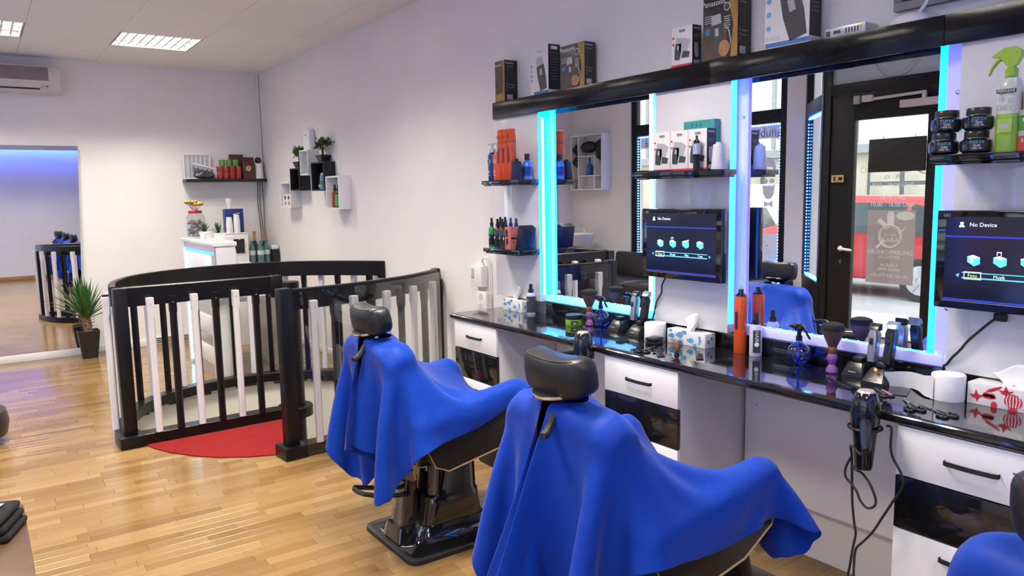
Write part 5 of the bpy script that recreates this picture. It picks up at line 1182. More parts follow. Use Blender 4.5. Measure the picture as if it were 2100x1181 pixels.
dark_carton('largest dark trimmer carton, on the top shelf above the far screen', 2.215, 2.408, 2.1805, .272, .088)
t, w = carton('clipper_carton', 'big white trimmer carton with blue foot, cut off by the top of the photo', 1.867, 2.075, 2.1805, .29, .078, cardboard_w, group='white clipper cartons'); M = FX(0, 0, 0); N = FY(0, -w, 0); h = .29
clipper_art(t, M, w*.62, h*.50, h*.85, .25, dkgrey); shapes('blue_print', blue_pr, t, M, [rect(w*.02, h*.015, w, h*.075)], .0008); shapes('icon_dots', MATS['print_sky'], t, M, [ell(w*.09, h*(.28+.19*k), w*.055, w*.055) for k in range(4)]); mtext('WAHL', .026, ink_g, M, w*.2, h*.13, t)
shapes('side_black', art_dark, t, N, [rect(0, h*.09, .078, h)]); shapes('side_lines', ink_g, t, N, [rect(.014, h*(.86-.055*k), .06-.006*(k % 2), h*(.865-.055*k)) for k in range(9)], .0012)
ps = thing('power_supply', 'flat grey power supply lying on the top shelf beside the big white carton', 'power supply', (2.778, 1.72, 2.1805))
MB().box(0, .085, -.085, .08, 0, .034, .002).build('case', mat('psu_metal', (.55, .55, .60), .35, metal=.5, var=.1), ps); shapes('vent_slots', ink_k, ps, FX(0, .08, 0), [rect(.085+.012*k, .006, .090+.012*k, .026) for k in range(5)]); shapes('yellow_mark', mat('mark_yellow', (.7, .5, .05), .5, var=.1), ps, FX(0, .08, 0), [rect(.143, .012, .152, .028)]); shapes('dark_label', dkgrey, ps, FX(0, .08, 0), [rect(.004, .004, .022, .024), rect(.035, .01, .065, .022)])
aw = thing('cable_box', 'flat white junction box with a white cable on the top shelf', 'junction box', (2.822, 1.49, 2.1805)); MB().ball((0, 0, .0), (.044, .078, .042), 20, 10).build('dome', white_matte, aw); MB().tube([(0, -.03, .035), (.02, -.045, .07), (.03, -.06, .12), (.035, -.08, .2)], .007, 8).build('cable', white_matte, aw)
for v in aw.children[0].data.vertices: v.co.z = max(v.co.z, .0005)
gf = mat('niche_grey', (.22, .21, .24), .5, var=.1)
wn_ = thing('wall_niche', 'grey framed vent in the wall above the near end of the top shelf', 'vent', (2.869, 1.0, 2.24))
for y0, y1, z0, z1 in ((-.6, .565, 0, .03), (-.6, .565, .40, .43), (.535, .565, .03, .40), (-.6, -.57, .03, .40)): MB().box(-.03, 0, y0, y1, z0, z1, .002).build('vent_frame', gf, wn_)
MB().box(-.008, 0, -.57, .535, .03, .40).build('vent_back', mat('niche_dark', (.06, .06, .07), .7, var=.1), wn_, smooth=0)
for k in range(5): MB().box(-.028, -.009, -.565, .53, .06+.07*k, .085+.07*k, M=None).build('vent_slat', gf, wn_, smooth=0)
# ---- bottles and tubs
def trigger(t, z, m, sc=1., flip=1):
    """sprayer head with trigger pointing into the room"""
    M = Matrix.Translation((0, 0, z)) @ Matrix.Diagonal((sc, sc*flip, sc, 1))
    MB().lathe([(.014, 0), (.014, .018), (.010, .022), (.010, .045), (0, .045)], 14, M=M).prism([(-.012, .040), (.014, .040), (.030, .050), (.032, .062), (.012, .072), (-.02, .072), (-.045, .066), (-.047, .056), (-.02, .052)], -.009, .009, M=M @ Matrix(((0, 0, 1, 0), (-1, 0, 0, 0), (0, 1, 0, 0), (0, 0, 0, 1))), bev=.002).prism([(-.018, .052), (-.026, .052), (-.036, .030), (-.050, .012), (-.055, .010), (-.046, .026), (-.032, .046)], -.005, .005, M=M @ Matrix(((0, 0, -1, 0), (1, 0, 0, 0), (0, 1, 0, 0), (0, 0, 0, 1)))).build('trigger_head', m, t)
def pump(t, z, m):
    MB().lathe([(.016, 0), (.016, .020), (.008, .022), (.008, .045), (.013, .046), (.013, .056), (0, .056)], 14, (0, 0, z)).box(-.008, .008, -.005, .040, z+.046, z+.055, .002).build('pump_head', m, t)
def atom(t, r, z, m): MB().lathe([(r*.55, 0), (r*.55, .020), (r*.36, .022), (r*.36, .046), (r*.28, .052), (0, .052)], 14, (0, 0, z)).build('spray_head', m, t)
org = mat('orange_can', (.62, .075, .012), .25, coat=.3, var=.08); navyb = mat('bottle_navy', (.010, .035, .19), .3, var=.1); orangeb = mat('bottle_orange', (.62, .10, .04), .3, var=.05); silverp = mat('pump_silver', (.6, .6, .62), .25, metal=.7, var=.05)
Z1 = 1.6885; Z2 = 1.2705
rbottle('hair_tonic', 'black bottle at the far end of the upper product shelf', 'bottle', (2.70, 4.018, Z1), [(0, 0), (.021, 0), (.022, .12), (.010, .145), (.010, .15), (0, .15)], black_gloss, [(.010, .1505), (.010, .195), (0, .195)], black_plastic, [(.0225, .03), (.0225, .09)], ink_g)
for y, m, lb in ((3.985, navyb, 'dark blue pump bottle on the upper product shelf'), (3.925, orangeb, 'orange pump bottle on the upper product shelf')):
    t = rbottle('pump_bottle', lb, 'bottle', (2.665, y, Z1), [(0, 0), (.026, 0), (.028, .006), (.028, .155), (.02, .168), (.012, .172), (0, .172)], m, None, None, None, None, 'pump bottles')
    pump(t, .172, silverp); shapes('round_print', ink_w, t, FX(-.0265, 0, .115), [ell(0, 0, .017, .017)]); shapes('round_print_inner', m, t, FX(-.0275, 0, .115), [ell(0, 0, .014, .014)]); shapes('text_lines', ink_w, t, FX(-.0272, 0, .0), [rect(-.012, .055, .012, .058), rect(-.012, .045, .006, .048), rect(-.012, .03, .012, .033)]); mtext('red one', .010, ink_w, FX(-.0285, 0, .115), 0, 0, t)
oc = mat('can_dark', (.08, .015, .04), .3, var=.2)
for k, y in enumerate((3.875, 3.822, 3.768)):
    t = rbottle('hairspray_can', ('orange hairspray can next to the orange pump bottle', 'orange hairspray can, middle one of three on the upper shelf', 'orange hairspray can, nearest of three on the upper shelf')[k], 'can', (2.66, y, Z1), [(0, 0), (.024, 0), (.026, .004), (.026, .265), (.024, .272), (.024, .298), (.02, .30), (0, .30)], org, None, None, None, None, 'orange hairspray cans')
    shapes('dark_print', oc, t, FX(-.0262, 0, 0), [[(-.006, .10), (.006, .10), (.007, .105), (.007, .185), (.005, .19), (-.005, .19), (-.007, .185), (-.007, .105)]]); mtext('AGIVA'[k:k+1] + 'KSE'[k], .030, oc, FX(-.0262, 0, 0), 0, .255, t)
    MB().lathe([(.0262, .222), (.0262, .226)], 18).build('seam_ring', oc, t)
tag(MB().lathe([(0, 0), (.036, 0), (.037, .004), (.028, .105), (.013, .107), (.013, .120), (0, .120)], 20).build('thread_cone', mat('thread_dark', (.012, .014, .05), .7, var=.2, vscale=60, bump=.3, bscale=300), None, (2.655, 3.715, Z1)), 'dark cone of thread at the near end of the upper product shelf', 'thread cone')
rbottle('aftershave_bottle', 'light blue bottle with a black cap beside the dark thread cone', 'bottle', (2.722, 3.70, Z1), [(0, 0), (.030, 0), (.031, .09), (.024, .10), (.012, .112), (0, .112)], mat('bottle_skyblue', (.05, .16, .52), .15, coat=.4, var=.1), [(.016, .1125), (.016, .150), (0, .150)], black_plastic, [(.0315, .02), (.0315, .075)], navyb)
cl_green = mat('bottle_green', (.03, .25, .05), .15, coat=.4, var=.1); cl_dark = mat('bottle_smoke', (.035, .03, .04), .12, coat=.4, var=.2); cl_brown = mat('bottle_plum', (.05, .025, .035), .15, coat=.4, var=.15)
sp = [(2.665, 4.01, .135, .021, cl_green, 'green spray bottle at the far end of the lower product shelf'), (2.70, 3.965, .140, .022, cl_dark, 'first dark spray bottle beside the green one'), (2.665, 3.945, .130, .022, cl_brown, 'plum spray bottle in the front row of the lower shelf'), (2.70, 3.912, .140, .022, cl_dark, 'second dark spray bottle in the back row of the lower shelf'),
      (2.665, 3.893, .130, .021, cl_brown, 'plum spray bottle beside the front dark one'), (2.66, 3.845, .125, .019, cl_dark, 'dark spray bottle with a pale label in the front row'), (2.705, 3.858, .135, .021, navyb, 'navy spray bottle behind the pink carton'), (2.705, 3.80, .135, .022, navyb, 'navy spray bottle nearest the dark cartons')]
for x, y, hh, r, m, lb in sp:
    t = rbottle('spray_bottle', lb, 'bottle', (x, y, Z2), spray_prof(r, hh), m, None, None, [(r+.0005, hh*.12), (r+.0005, hh*.62)], black_plastic if m is not navyb else navyb, 'spray bottles on the lower shelf'); atom(t, r, hh+.0005, black_plastic if m is not navyb else navyb)
    shapes('label_ring', ink_g, t, FX(-r-.0007, 0, hh*.5), [ell(0, 0, .007, .009)])
pk = thing('pink_carton', 'pink perfume carton on the lower product shelf', 'carton', (2.628, 3.812, Z2)); MB().box(0, .055, -.060, 0, 0, .135, .001).build('carton', mat('carton_pink', (.52, .16, .14), .45, var=.08), pk); shapes('dark_window', art_dark, pk, FX(0, 0, 0), [rect(.006, .075, .03, .12), rect(.012, .03, .032, .065)]); shapes('side_band', art_dark, pk, FY(0, -.060, 0), [rect(.004, .062, .05, .073)]); shapes('side_text', ink_r, pk, FY(0, -.06, 0), [rect(.006, .085, .045, .088), rect(.006, .045, .045, .048)])
slimm = mat('slim_navy', (.006, .010, .035), .35, var=.2)
for k in range(6):
    t = thing('slim_carton', ('slim dark carton leaning right beside the pink one', 'second of the leaning slim dark cartons', 'third of the leaning slim dark cartons', 'fourth of the leaning slim dark cartons', 'fifth of the leaning slim dark cartons', 'slim dark carton leaning nearest the mirror')[k], 'carton', (2.645+.0*k, 3.726-.0098*k, Z2), group='slim cartons on the lower shelf')
    MB().box(0, .10, -.0035, .0035, 0, .150-.004*k, .0006, M=Matrix.Rotation(math.radians(15-1.0*k), 4, 'X')).build('carton', slimm if k else art_dark, t)
# shelf above the far screen
Z3 = 1.6925
for k, (y0, y1) in enumerate(((2.505, 2.608), (2.396, 2.502), (2.287, 2.393))):
    white_carton(('white shaver carton at the far end of the shelf above the screen', 'white shaver carton in the middle of the shelf above the screen', 'white shaver carton with a black side above the screen')[k], y0, y1, Z3, .182, .06, 2.665, 'white shaver cartons', k == 2)
tc_ = thing('teal_carton', 'teal carton standing behind the white shaver cartons', 'carton', (2.735, 2.485, Z3)); MB().box(0, .04, -.18, 0, 0, .226, .001).build('carton', mat('carton_teal', (.04, .28, .28), .45, var=.1), tc_); shapes('cream_band', crm, tc_, FX(0, 0, 0), [rect(.01, .168, .15, .185)]); mtext('Argan Oil', .016, ink_k, FX(-.0004, 0, 0), .085, .176, tc_); shapes('print_lines', navyb, tc_, FX(0, 0, 0), [rect(.05, .20, .054, .215), rect(.075, .195, .078, .215), rect(.10, .2, .103, .213)])
nt_ = thing('nose_trimmer', 'silver and black trimmer standing in front of the third shaver carton', 'trimmer', (2.635, 2.318, Z3)); MB().lathe([(0, 0), (.013, 0), (.015, .01), (.014, .055), (.017, .062), (.017, .068)], 18).build('grip', black_plastic, nt_); MB().lathe([(.017, .0682), (.0175, .10), (.015, .115), (0, .115)], 18).build('sleeve', mat('trimmer_silver', (.55, .56, .62), .25, metal=.6, var=.05), nt_); MB().lathe([(.014, .1152), (.012, .130), (.005, .134), (.005, .150), (0, .150)], 16).build('head', black_gloss, nt_)
tag(MB().lathe([(0, 0), (.031, 0), (.032, .004), (.023, .108), (.012, .110), (.012, .118), (0, .118)], 24).build('thread_cone', mat('thread_white', (.80, .79, .80), .7, var=.06, vscale=60, bump=.4, bscale=300), None, (2.700, 2.251, Z3)), 'white cone of thread at the near end of the shelf above the far screen', 'thread cone')
tag(MB().prism([(-.11, 0), (-.10, .010), (.02, .006), (.11, .004), (.11, 0)], -.010, .010, M=FACE((2.622, 2.56, Z3), (0, -1, 0), (0, 0, 1))).build('black_razor', black_plastic), 'flat black razor lying along the front of the shelf above the far screen', 'razor')
# shelf above the near screen
Z4 = 1.7025; gel = mat('gel_jar', (.010, .012, .022), .08, coat=.6, var=.2); teal_ink = mat('teal_ink', (.10, .45, .55), .4, var=.1)
for k, (y, z, lb) in enumerate(((1.268, 0, 'black hair gel jar, lower left of four'), (1.168, 0, 'black hair gel jar, lower right of four'), (1.262, .072, 'black hair gel jar, upper left of four'), (1.165, .072, 'black hair gel jar, upper right of four'))):
    t = thing('gel_jar', lb, 'jar', (2.655, y+.004, Z4+z), .0, 'hair gel jars')
    MB().lathe([(0, 0), (.036, 0), (.045, .008), (.0465, .022), (.0455, .040), (.036, .048), (.034, .0485), (0, .0485)], 24).build('jar', gel, t)
    MB().lathe([(0, .049), (.035, .049), (.0355, .052), (.0355, .068), (.033, .071), (0, .071)], 24).build('lid', black_plastic, t); MB().lathe([(.0362, .0482), (.0362, .0490)], 24).build('gold_line', gold_m, t)
    MT = FACE((-.0425, -.0205, 0), Vector((.434, -.90, 0)), (0, 0, 1))
    for s_, zz, sz, mm in (('TOTEX', .034, .0125, teal_ink), ('GUM', .023, .009, ink_w), ('HAIR GEL', .0155, .0065, ink_w)): mtext(s_, sz, mm, MT, 0, zz, t)
gs = thing('green_spray', 'tall green and clear conditioner spray bottle on the shelf above the near screen', 'bottle', (2.655, 1.080, Z4))
lime = mat('lime_plastic', (.33, .52, .02), .25, coat=.3, var=.06); limel = mat('lime_liquid', (.26, .46, .05), .15, coat=.4, var=.15); milky = mat('milky_plastic', (.62, .68, .60), .2, coat=.3, var=.08)
MB().lathe([(0, 0), (.034, 0), (.036, .006), (.037, .10), (.0355, .115)], 22, sx=.8).build('lower_bottle', limel, gs); MB().lathe([(.0355, .1152), (.036, .15), (.034, .195), (.026, .222), (.016, .228), (0, .228)], 22, sx=.8).build('upper_bottle', milky, gs)
MB().lathe([(.018, .2285), (.018, .252), (.012, .255), (.012, .285), (0, .285)], 16).prism([(-.014, .262), (.014, .262), (.026, .285), (.026, .305), (.010, .318), (-.020, .318), (-.040, .306), (-.055, .298), (-.055, .292), (-.03, .290)], -.010, .010, M=Matrix(((0, 0, 1, 0), (-1, 0, 0, 0), (0, 1, 0, 0), (0, 0, 0, 1)))).tube([(0, .018, .292), (0, .040, .282), (0, .056, .26), (0, .064, .238)], [.008, .007, .005, .003], 8).build('trigger_head', lime, gs)
shapes('name_plate', dkgrey, gs, FX(-.0300, 0, 0), [rect(-.028, .178, .028, .190)]); mtext('PERFLEXX', .011, ink_w, FX(-.0306, 0, 0), 0, .184, gs); shapes('green_label', lime, gs, FX(-.0300, 0, 0), [rect(-.020, .058, .020, .100)], .001); shapes('grey_label', ink_g, gs, FX(-.031, 0, 0), [rect(-.014, .07, .014, .085)], .001)
for yy, zz in ((-.014, .155), (.012, .16), (.0, .135), (-.02, .13), (.018, .135)): MB().tube([(-.0305, yy+.007*math.cos(a), zz+.007*math.sin(a)) for a in np.linspace(0, 2*PI, 15)[:-1]], .0009, 4, True).build('bubble_print', ink_g, gs)
for (y, z, m, lb) in ((1.012, 0, mat('tub_red', (.55, .06, .05), .35, var=.08), 'red tub at the right edge, lowest of the stack beside the green spray'), (1.012, .062, green_l, 'green tub at the right edge, stacked on the red one'), (1.0, .124, mat('tub_plum', (.22, .02, .05), .35, var=.08), 'plum tub at the right edge, top of the stack')):
    t = thing('wax_tub', lb, 'tub', (2.665, y, Z4+z), group='wax tubs'); MB().lathe([(0, 0), (.042, 0), (.043, .004), (.043, .042), (0, .043)], 24).build('tub', m, t); MB().lathe([(0, .0435), (.044, .0435), (.044, .058), (.042, .061), (0, .061)], 24).build('lid', mat('lid_grey', (.35, .35, .36), .4, var=.05), t); mtext('EDGE', .014, ink_w, FX(-.0435, 0, 0), 0, .03, t)
# ---- on the worktop
CT = CZ+.0003
tissue_m = mat('tissue_paper', (.84, .83, .84), .8, var=.03); blue_a = mat('sea_print', (.10, .34, .62), .6, var=.2, vscale=30); red_a = mat('red_print', (.58, .03, .06), .55, var=.12, vscale=30)
def tissue_box(label, y0, y1, x0, d, h, ink, sea, seed):
    rg = random.Random(seed); t = thing('tissue_box', label, 'tissue box', (x0, y1, CT), group='tissue boxes'); w = y1-y0
    MB().box(0, d, -w, 0, 0, h, .0012).build('carton', cardboard_w, t); M = FX(0, 0, 0); N = FY(0, -w, 0); Tm = FACE((0, 0, h), (0, -1, 0), (-1, 0, 0))
    P = []
    if sea:
        for (x, y, r) in ((.14, .52, .085), (.35, .66, .10), (.47, .90, .07), (.64, .40, .085), (.38, .12, .07), (.10, .9, .05), (.75, .12, .05)):
            X, Y, r = x*w, y*h, r*w*.8; P.append(ell(X, Y, r, r*.8)); P.append([(X-r*.8, Y), (X-r*1.5, Y+r*.6), (X-r*1.4, Y-r*.6)])
        sx, sy = .86*w, .5*h; P += [ell(sx, sy+h*.2, w*.025, h*.10), ell(sx+w*.012, sy, w*.03, h*.16), ell(sx-w*.01, sy-h*.22, w*.02, h*.10), [(sx-w*.02, sy+h*.2), (sx-w*.055, sy+h*.17), (sx-w*.02, sy+h*.24)]]
        Q = [ell(d*.3, h*.45, d*.10, h*.16), ell(d*.62, h*.62, d*.12, h*.15), rect(d*.1, h*.78, d*.3, h*.82), [(d*.42, h*.2), (d*.46, h*.5), (d*.5, h*.2)], [(d*.36, h*.3), (d*.44, h*.24), (d*.40, h*.42)]]
        T = [ell(w*.18, -d*.30, w*.05, d*.10), ell(w*.5, -d*.75, w*.06, d*.09), ell(w*.8, -d*.25, w*.06, d*.09)]
        T = [[(p[0], p[1]+0) for p in q] for q in T]
    else:
        X, Y, r = w*.60, h*.42, w*.115
        P += [ell(X, Y, r, h*.34, 22)]; P += [[(X-.012, Y-h*.44), (X+.012, Y-h*.44), (X+.015, Y-h*.33), (X-.015, Y-h*.33)]]
        for (x, y) in ((.12, .40), (.50, .80)): a, b_ = x*w, y*h; P += [[(a-.022, b_+.004), (a-.010, b_-.008), (a+.004, b_-.010), (a+.016, b_-.002), (a+.024, b_+.008), (a+.006, b_+.003)], [(a-.006, b_+.001), (a-.001, b_+.022), (a+.010, b_+.002)], [(a-.002, b_-.008), (a+.004, b_-.020), (a+.010, b_-.007)]]
        for (x, y) in ((.29, .46),): a, b_ = x*w, y*h; P += [ell(a, b_, .022, .008), ell(a-.008, b_+.006, .011, .008), ell(a+.009, b_+.005, .010, .008)]
        a, b_ = .35*w, .84*h; P += [[(a-.026, b_-.012), (a-.016, b_-.002), (a+.020, b_+.014), (a+.026, b_+.014), (a+.012, b_), (a-.012, b_-.012)]]
        a, b_ = .88*w, .66*h; P += [[(a-.016, b_+.016), (a+.010, b_+.020), (a+.016, b_-.018)]]
        a, b_ = .36*w, .10*h; P += [ell(a, b_, .010, .013)]; a, b_ = .80*w, .36*h; P += [ell(a-.006, b_+.005, .006, .005), ell(a+.007, b_+.006, .006, .005), ell(a, b_-.006, .006, .006)]
        Q = [ell(d*.4, h*.5, d*.15, h*.2)]; T = [ell(w*.25, -d*.25, w*.06, d*.08), ell(w*.6, -d*.8, w*.07, d*.07), ell(w*.8, -d*.3, w*.05, d*.08)]
    shapes('front_print', ink, t, M, P); shapes('side_print', ink, t, N, Q); shapes('top_print', ink, t, Tm, T)
    if not sea:
        X, Y, r = w*.60, h*.42, w*.115; shapes('balloon_stripes', cardboard_w, t, M, [[(X+r*k*.32-.0016, Y-h*.26), (X+r*k*.32+.0016, Y-h*.26), (X+r*k*.42+.0016, Y+h*.04), (X+r*k*.32+.0016, Y+h*.28), (X+r*k*.32-.0016, Y+h*.28), (X+r*k*.42-.0016, Y+h*.04)] for k in (-1.8, -.9, 0, .9, 1.8)], .0010)
    cx, cy = d*.5, -w*.55; b = MB(); G = []
    for i in range(9):
        u = i/8; row = []
        for j in range(11):
            v = j/10; ww = (.052+.030*u)*(1 if not sea else .85); row.append((cx-.03+.06*v*(.4+.6*u)+.012*math.sin(v*7+seed+u*2), cy+(v-.5)*2*ww*(.75+.25*u)+.010*math.sin(u*5+seed), h-.002+.085*u*(.75+.35*math.sin(v*2.6+.6*seed))+.006*math.sin(v*9+seed)))
        G.append(row)
    b.grid(G); ob = b.build('tissue', tissue_m, t, smooth=180); so_ = ob.modifiers.new('paper', 'SOLIDIFY'); so_.thickness = .0006
tissue_box('blue sea-animal tissue box at the far end of the worktop', 3.790, 4.0, 2.730, .075, .072, blue_a, True, 1)
tissue_box('blue sea-animal tissue box below the far screen', 2.335, 2.572, 2.725, .072, .068, blue_a, True, 2)
tissue_box('red balloon-print tissue box at the right edge of the worktop', .945, 1.180, 2.705, .105, .072, red_a, False, 3)
t = rbottle('spray_bottle', 'black and clear spray bottle beside the far tissue box', 'bottle', (2.745, 3.715, CT), [(0, 0), (.026, 0), (.028, .005), (.028, .118), (.022, .130), (.013, .134), (0, .134)], mat('bottle_frost', (.55, .56, .68), .2, coat=.3, var=.08), None, None, None, None); atom(t, .030, .1345, black_plastic)
MB().lathe([(.0284, .012), (.0284, .112)], 24).build('label', dkgrey, t); MB().tube([(-.0290, .010*math.cos(a), .088+.007*math.sin(a)) for a in np.linspace(0, 2*PI, 15)[:-1]], .0010, 4, True).build('oval_print', ink_w, t); shapes('blue_mark', blue_pr, t, FX(-.0286, 0, 0), [ell(0, .035, .009, .006)])
gj = thing('styling_jar', 'green jar with a black lid on the worktop', 'jar', (2.690, 3.240, CT)); MB().lathe([(0, 0), (.046, 0), (.048, .004), (.048, .036), (0, .036)], 28).build('jar', mat('jar_green', (.22, .46, .03), .3, var=.08), gj); MB().lathe([(0, .0365), (.049, .0365), (.049, .058), (.046, .061), (0, .061)], 28).build('lid', black_plastic, gj); MB().lathe([(.0486, .008), (.0486, .032)], 28).bm.free(); shapes('label', dkgrey, gj, FACE((-.030, -.0385, 0), Vector((1, -.8, 0)), (0, 0, 1)), [rect(-.02, .008, .022, .031)], .001); shapes('label_text', ink_w, gj, FACE((-.0305, -.039, 0), Vector((1, -.8, 0)), (0, 0, 1)), [rect(-.004, .014, .010, .018)], .002)
pinkh = glass('brush_handle_acrylic', (.80, .45, .75), 1.2); bristle = mat('bristles_brown', (.10, .045, .04), .8, var=.3, vscale=60, stretch=(20, 20, 1)); bristle_k = mat('bristles_black', (.012, .010, .012), .85, var=.3, vscale=60); handle_p = mat('brush_handle', (.30, .10, .38), .15, coat=.6, alpha=.8, var=.2)
def neck_brush(label, x, y, zs=1.):
    t = thing('neck_brush', label, 'brush', (x, y, CT), group='neck brushes')
    MB().lathe([(0, 0), (.020, 0), (.024, .006), (.022, .02), (.012, .034), (.018, .05), (.022, .062), (.016, .078), (.015, .080)], 22).build('handle', handle_p, t); MB().lathe([(.0165, .0802), (.018, .083), (.018, .103), (.0165, .106)], 20).build('ferrule', mat('ferrule_copper', (.30, .12, .05), .3, metal=.6, var=.2), t)
    MB().lathe([(.016, .1062), (.022, .12), (.038, .155), (.042, .172)], 26).build('bristles', bristle, t); MB().lathe([(.0421, .1722), (.045, .185), (.040, .196), (.02, .203), (0, .204)], 26).build('bristle_tips', bristle_k, t)
neck_brush('neck brush beside the far round spray bottle', 2.745, 3.172); neck_brush('neck brush standing between the near round spray bottle and the clippers', 2.745, 1.705)
glob = glass('bottle_clear_blue', (.35, .5, .95), 1.6, ior=1.6); blw = mat('tube_blue', (.02, .05, .6), .2, emit=(.01, .03, .5), power=.0, var=.1)
def round_spray(label, x, y):
    t = thing('round_spray', label, 'bottle', (x, y, CT), group='round spray bottles')
    MB().lathe([(0, 0), (.022, 0)]+[(.050*math.sin(a), .050-.047*math.cos(a)) for a in np.linspace(.5, 2.75, 14)]+[(.014, .100), (.014, .106), (0, .106)], 28).build('globe', glob, t)
    MB().tube([(0, 0, .10), (.004, .004, .06), (.012, .014, .008)], .005, 8).build('dip_tube', blw, t); trigger(t, .1065, black_gloss, .95)
round_spray('round blue spray bottle below the far mirror', 2.745, 3.078); round_spray('round blue spray bottle below the near mirror', 2.760, 1.866)
clip_m = mat('clipper_black', (.014, .014, .016), .25, var=.2); clip_s = mat('clipper_silver', (.42, .42, .46), .25, metal=.7, var=.1); ledr = mat('charge_light', (.9, .1, .02), .4, emit=(1., .12, .02), power=4.)
def charger(label, x, y, rz, w=.05):
    t = thing('charging_stand', label, 'charger', (x, y, CT), rz, 'charging stands')
    loft([(0, w, .045, .008, 0, 0), (.012, w, .045, .008, 0, 0), (.045, w*.7, .035, .008, .01, 0), (.055, w*.55, .03, .008, .012, 0)]).build('stand', clip_m, t); MB().box(-.004, .03, -.02, .02, .0555, .075, .004).build('cradle', clip_m, t); shapes('maker_mark', ink_g, t, FX(-w*.9, 0, .02), [rect(-.015, 0, .015, .004)]); return t
def clipper(label, x, y, z, rz, lean, body, L=.16, group='hair clippers'):
    t = thing('hair_clipper', label, 'hair clipper', (x, y, z), rz, group)
    R = Matrix.Rotation(lean, 4, 'Y')
    P = [(0, .016, .014), (.02, .020, .016), (L*.4, .019, .016), (L*.7, .021, .018), (L*.82, .018, .013)]
    b = loft([(zz, a, bb, .008, .004*math.sin(zz*20), 0) for zz, a, bb in P]); bmesh.ops.transform(b.bm, matrix=R, verts=b.bm.verts[:]); b.build('body', body, t)
    b = loft([(L*.82+.0005, .017, .020, .004, .004, 0), (L*.94, .012, .021, .003, .006, 0), (L, .004, .021, .002, .012, 0)]); bmesh.ops.transform(b.bm, matrix=R, verts=b.bm.verts[:]); b.build('blade', clip_s if body is clip_m else clip_m, t)
    b = MB().box(-.022, -.018, -.006, .006, L*.45, L*.62, .002); bmesh.ops.transform(b.bm, matrix=R, verts=b.bm.verts[:]); b.build('switch', black_gloss, t)
    return t
charger('small charging stand between the round bottle and the far clippers', 2.76, 2.955, 0, .045); charger('charging stand holding the two far clippers', 2.735, 2.775, 0, .055)
clipper('silver clipper standing left in the far charging stand', 2.735, 2.815, CT+.077, 0, .10, clip_s, .150); clipper('black clipper standing right in the far charging stand', 2.74, 2.752, CT+.077, 0, .16, clip_m, .155)
charger('charging stand behind the near neck brush', 2.77, 1.615, 0, .038); cs_ = charger('charging stand holding the two near clippers', 2.735, 1.500, 0, .060); MB().ball((-.045, -.005, .058), .006, 10, 6).build('charge_light', ledr, cs_)
clipper('silver clipper standing left in the near charging stand', 2.735, 1.535, CT+.077, 0, .08, clip_s, .145); clipper('black clipper standing right in the near charging stand', 2.735, 1.475, CT+.077, 0, .18, clip_m, .160)
def roll(label, x, y):
    t = thing('neck_paper_roll', label, 'paper roll', (x, y, CT), group='neck paper rolls'); MB().lathe([(.019, .0), (.052, 0), (.053, .003), (.053, .085), (.051, .088), (.019, .088)], 32).build('paper', tissue_m, t); MB().lathe([(.019, .002), (.019, .087), (.017, .087), (.017, .002)], 20).build('core', mat('core_card', (.35, .24, .16), .7, var=.1), t); return t
roll('white paper roll behind the little black box', 2.712, 2.640); r2_ = roll('white paper roll with a loose end, beside the red tissue box', 2.70, 1.240)
b = MB(); pts = [(2.648, 1.265), (2.66, 1.30), (2.70, 1.34), (2.735, 1.38), (2.745, 1.42), (2.715, 1.465)]; b.grid([[(p[0], p[1], CT+.002+.016*i/5*math.sin(i)) for i, p in enumerate(pts)], [(p[0]-.004*i, p[1], CT+.084-.006*i) for i, p in enumerate(pts)]]); o_ = b.build('loose_end', tissue_m, r2_, None, smooth=180); o_.matrix_parent_inverse = Matrix.Translation(r2_.location).inverted()
lb2 = thing('black_case', 'little black case lying in front of the paper roll', 'case', (2.630, 2.572, CT), .15); MB().box(-.028, .045, -.030, .030, 0, .016, .005).build('lower_half', black_plastic, lb2); MB().box(-.028, .045, -.030, .030, .0175, .034, .005).build('upper_half', black_plastic, lb2)
def comb(label, x, y, rz, L=.17, group='combs on the worktop', tilt=0):
    t = thing('comb', label, 'comb', (x, y, CT), rz, group); MB().box(-L/2, L/2, .006, .016, 0, .004, .001).build('spine', black_plastic, t)
    b = MB()
    for i in range(26): xx = -L/2+.004+i*(L*.62)/26; b.box(xx, xx+.0018, -.016, .006, .0008, .0032)
    tag(b.build('teeth', black_plastic, t, smooth=0), kind='stuff')
comb('black comb lying nearest the worktop edge below the far screen', 2.50, 2.41, .9); comb('black comb lying crosswise behind the other', 2.55, 2.45, .55); comb('black comb lying in front of the blue tissue box', 2.60, 2.26, .75, .19); comb('black comb lying beside the near clippers', 2.62, 1.585, 1.0, .18)
def scissors(label, x, y, rz):
    t = thing('scissors', label, 'scissors', (x, y, CT), rz, 'hairdressing scissors'); rings = MB()
    for s in (-1, 1): rings.tube([(-.075+.019*math.cos(a), s*.017+.014*math.sin(a), .004) for a in np.linspace(0, 2*PI, 19)[:-1]], .0042, 7, True)
    for s in (-1, 1): MB().tube([(-.060, s*.010, .004), (-.02, s*.004, .004), (0, 0, .004)], .003, 6).prism([(0, -.004), (.07, -.001*s), (.072, .0), (0, .004)], .003+.0008*s, .0045+.0008*s, M=Matrix.Rotation(.05*s, 4, 'Z')).build('blade', clip_s if s > 0 else black_plastic, t)
    rings.build('finger_rings', black_plastic, t); MB().cyl((0, 0, .001), (0, 0, .008), .004, n=10).build('pivot', chrome, t)
scissors('hairdressing scissors lying nearest the near hair dryer', 2.535, 1.29, .75); scissors('hairdressing scissors lying in front of the paper roll', 2.525, 1.205, 1.05); scissors('hairdressing scissors lying among the combs below the far screen', 2.535, 2.50, .35)
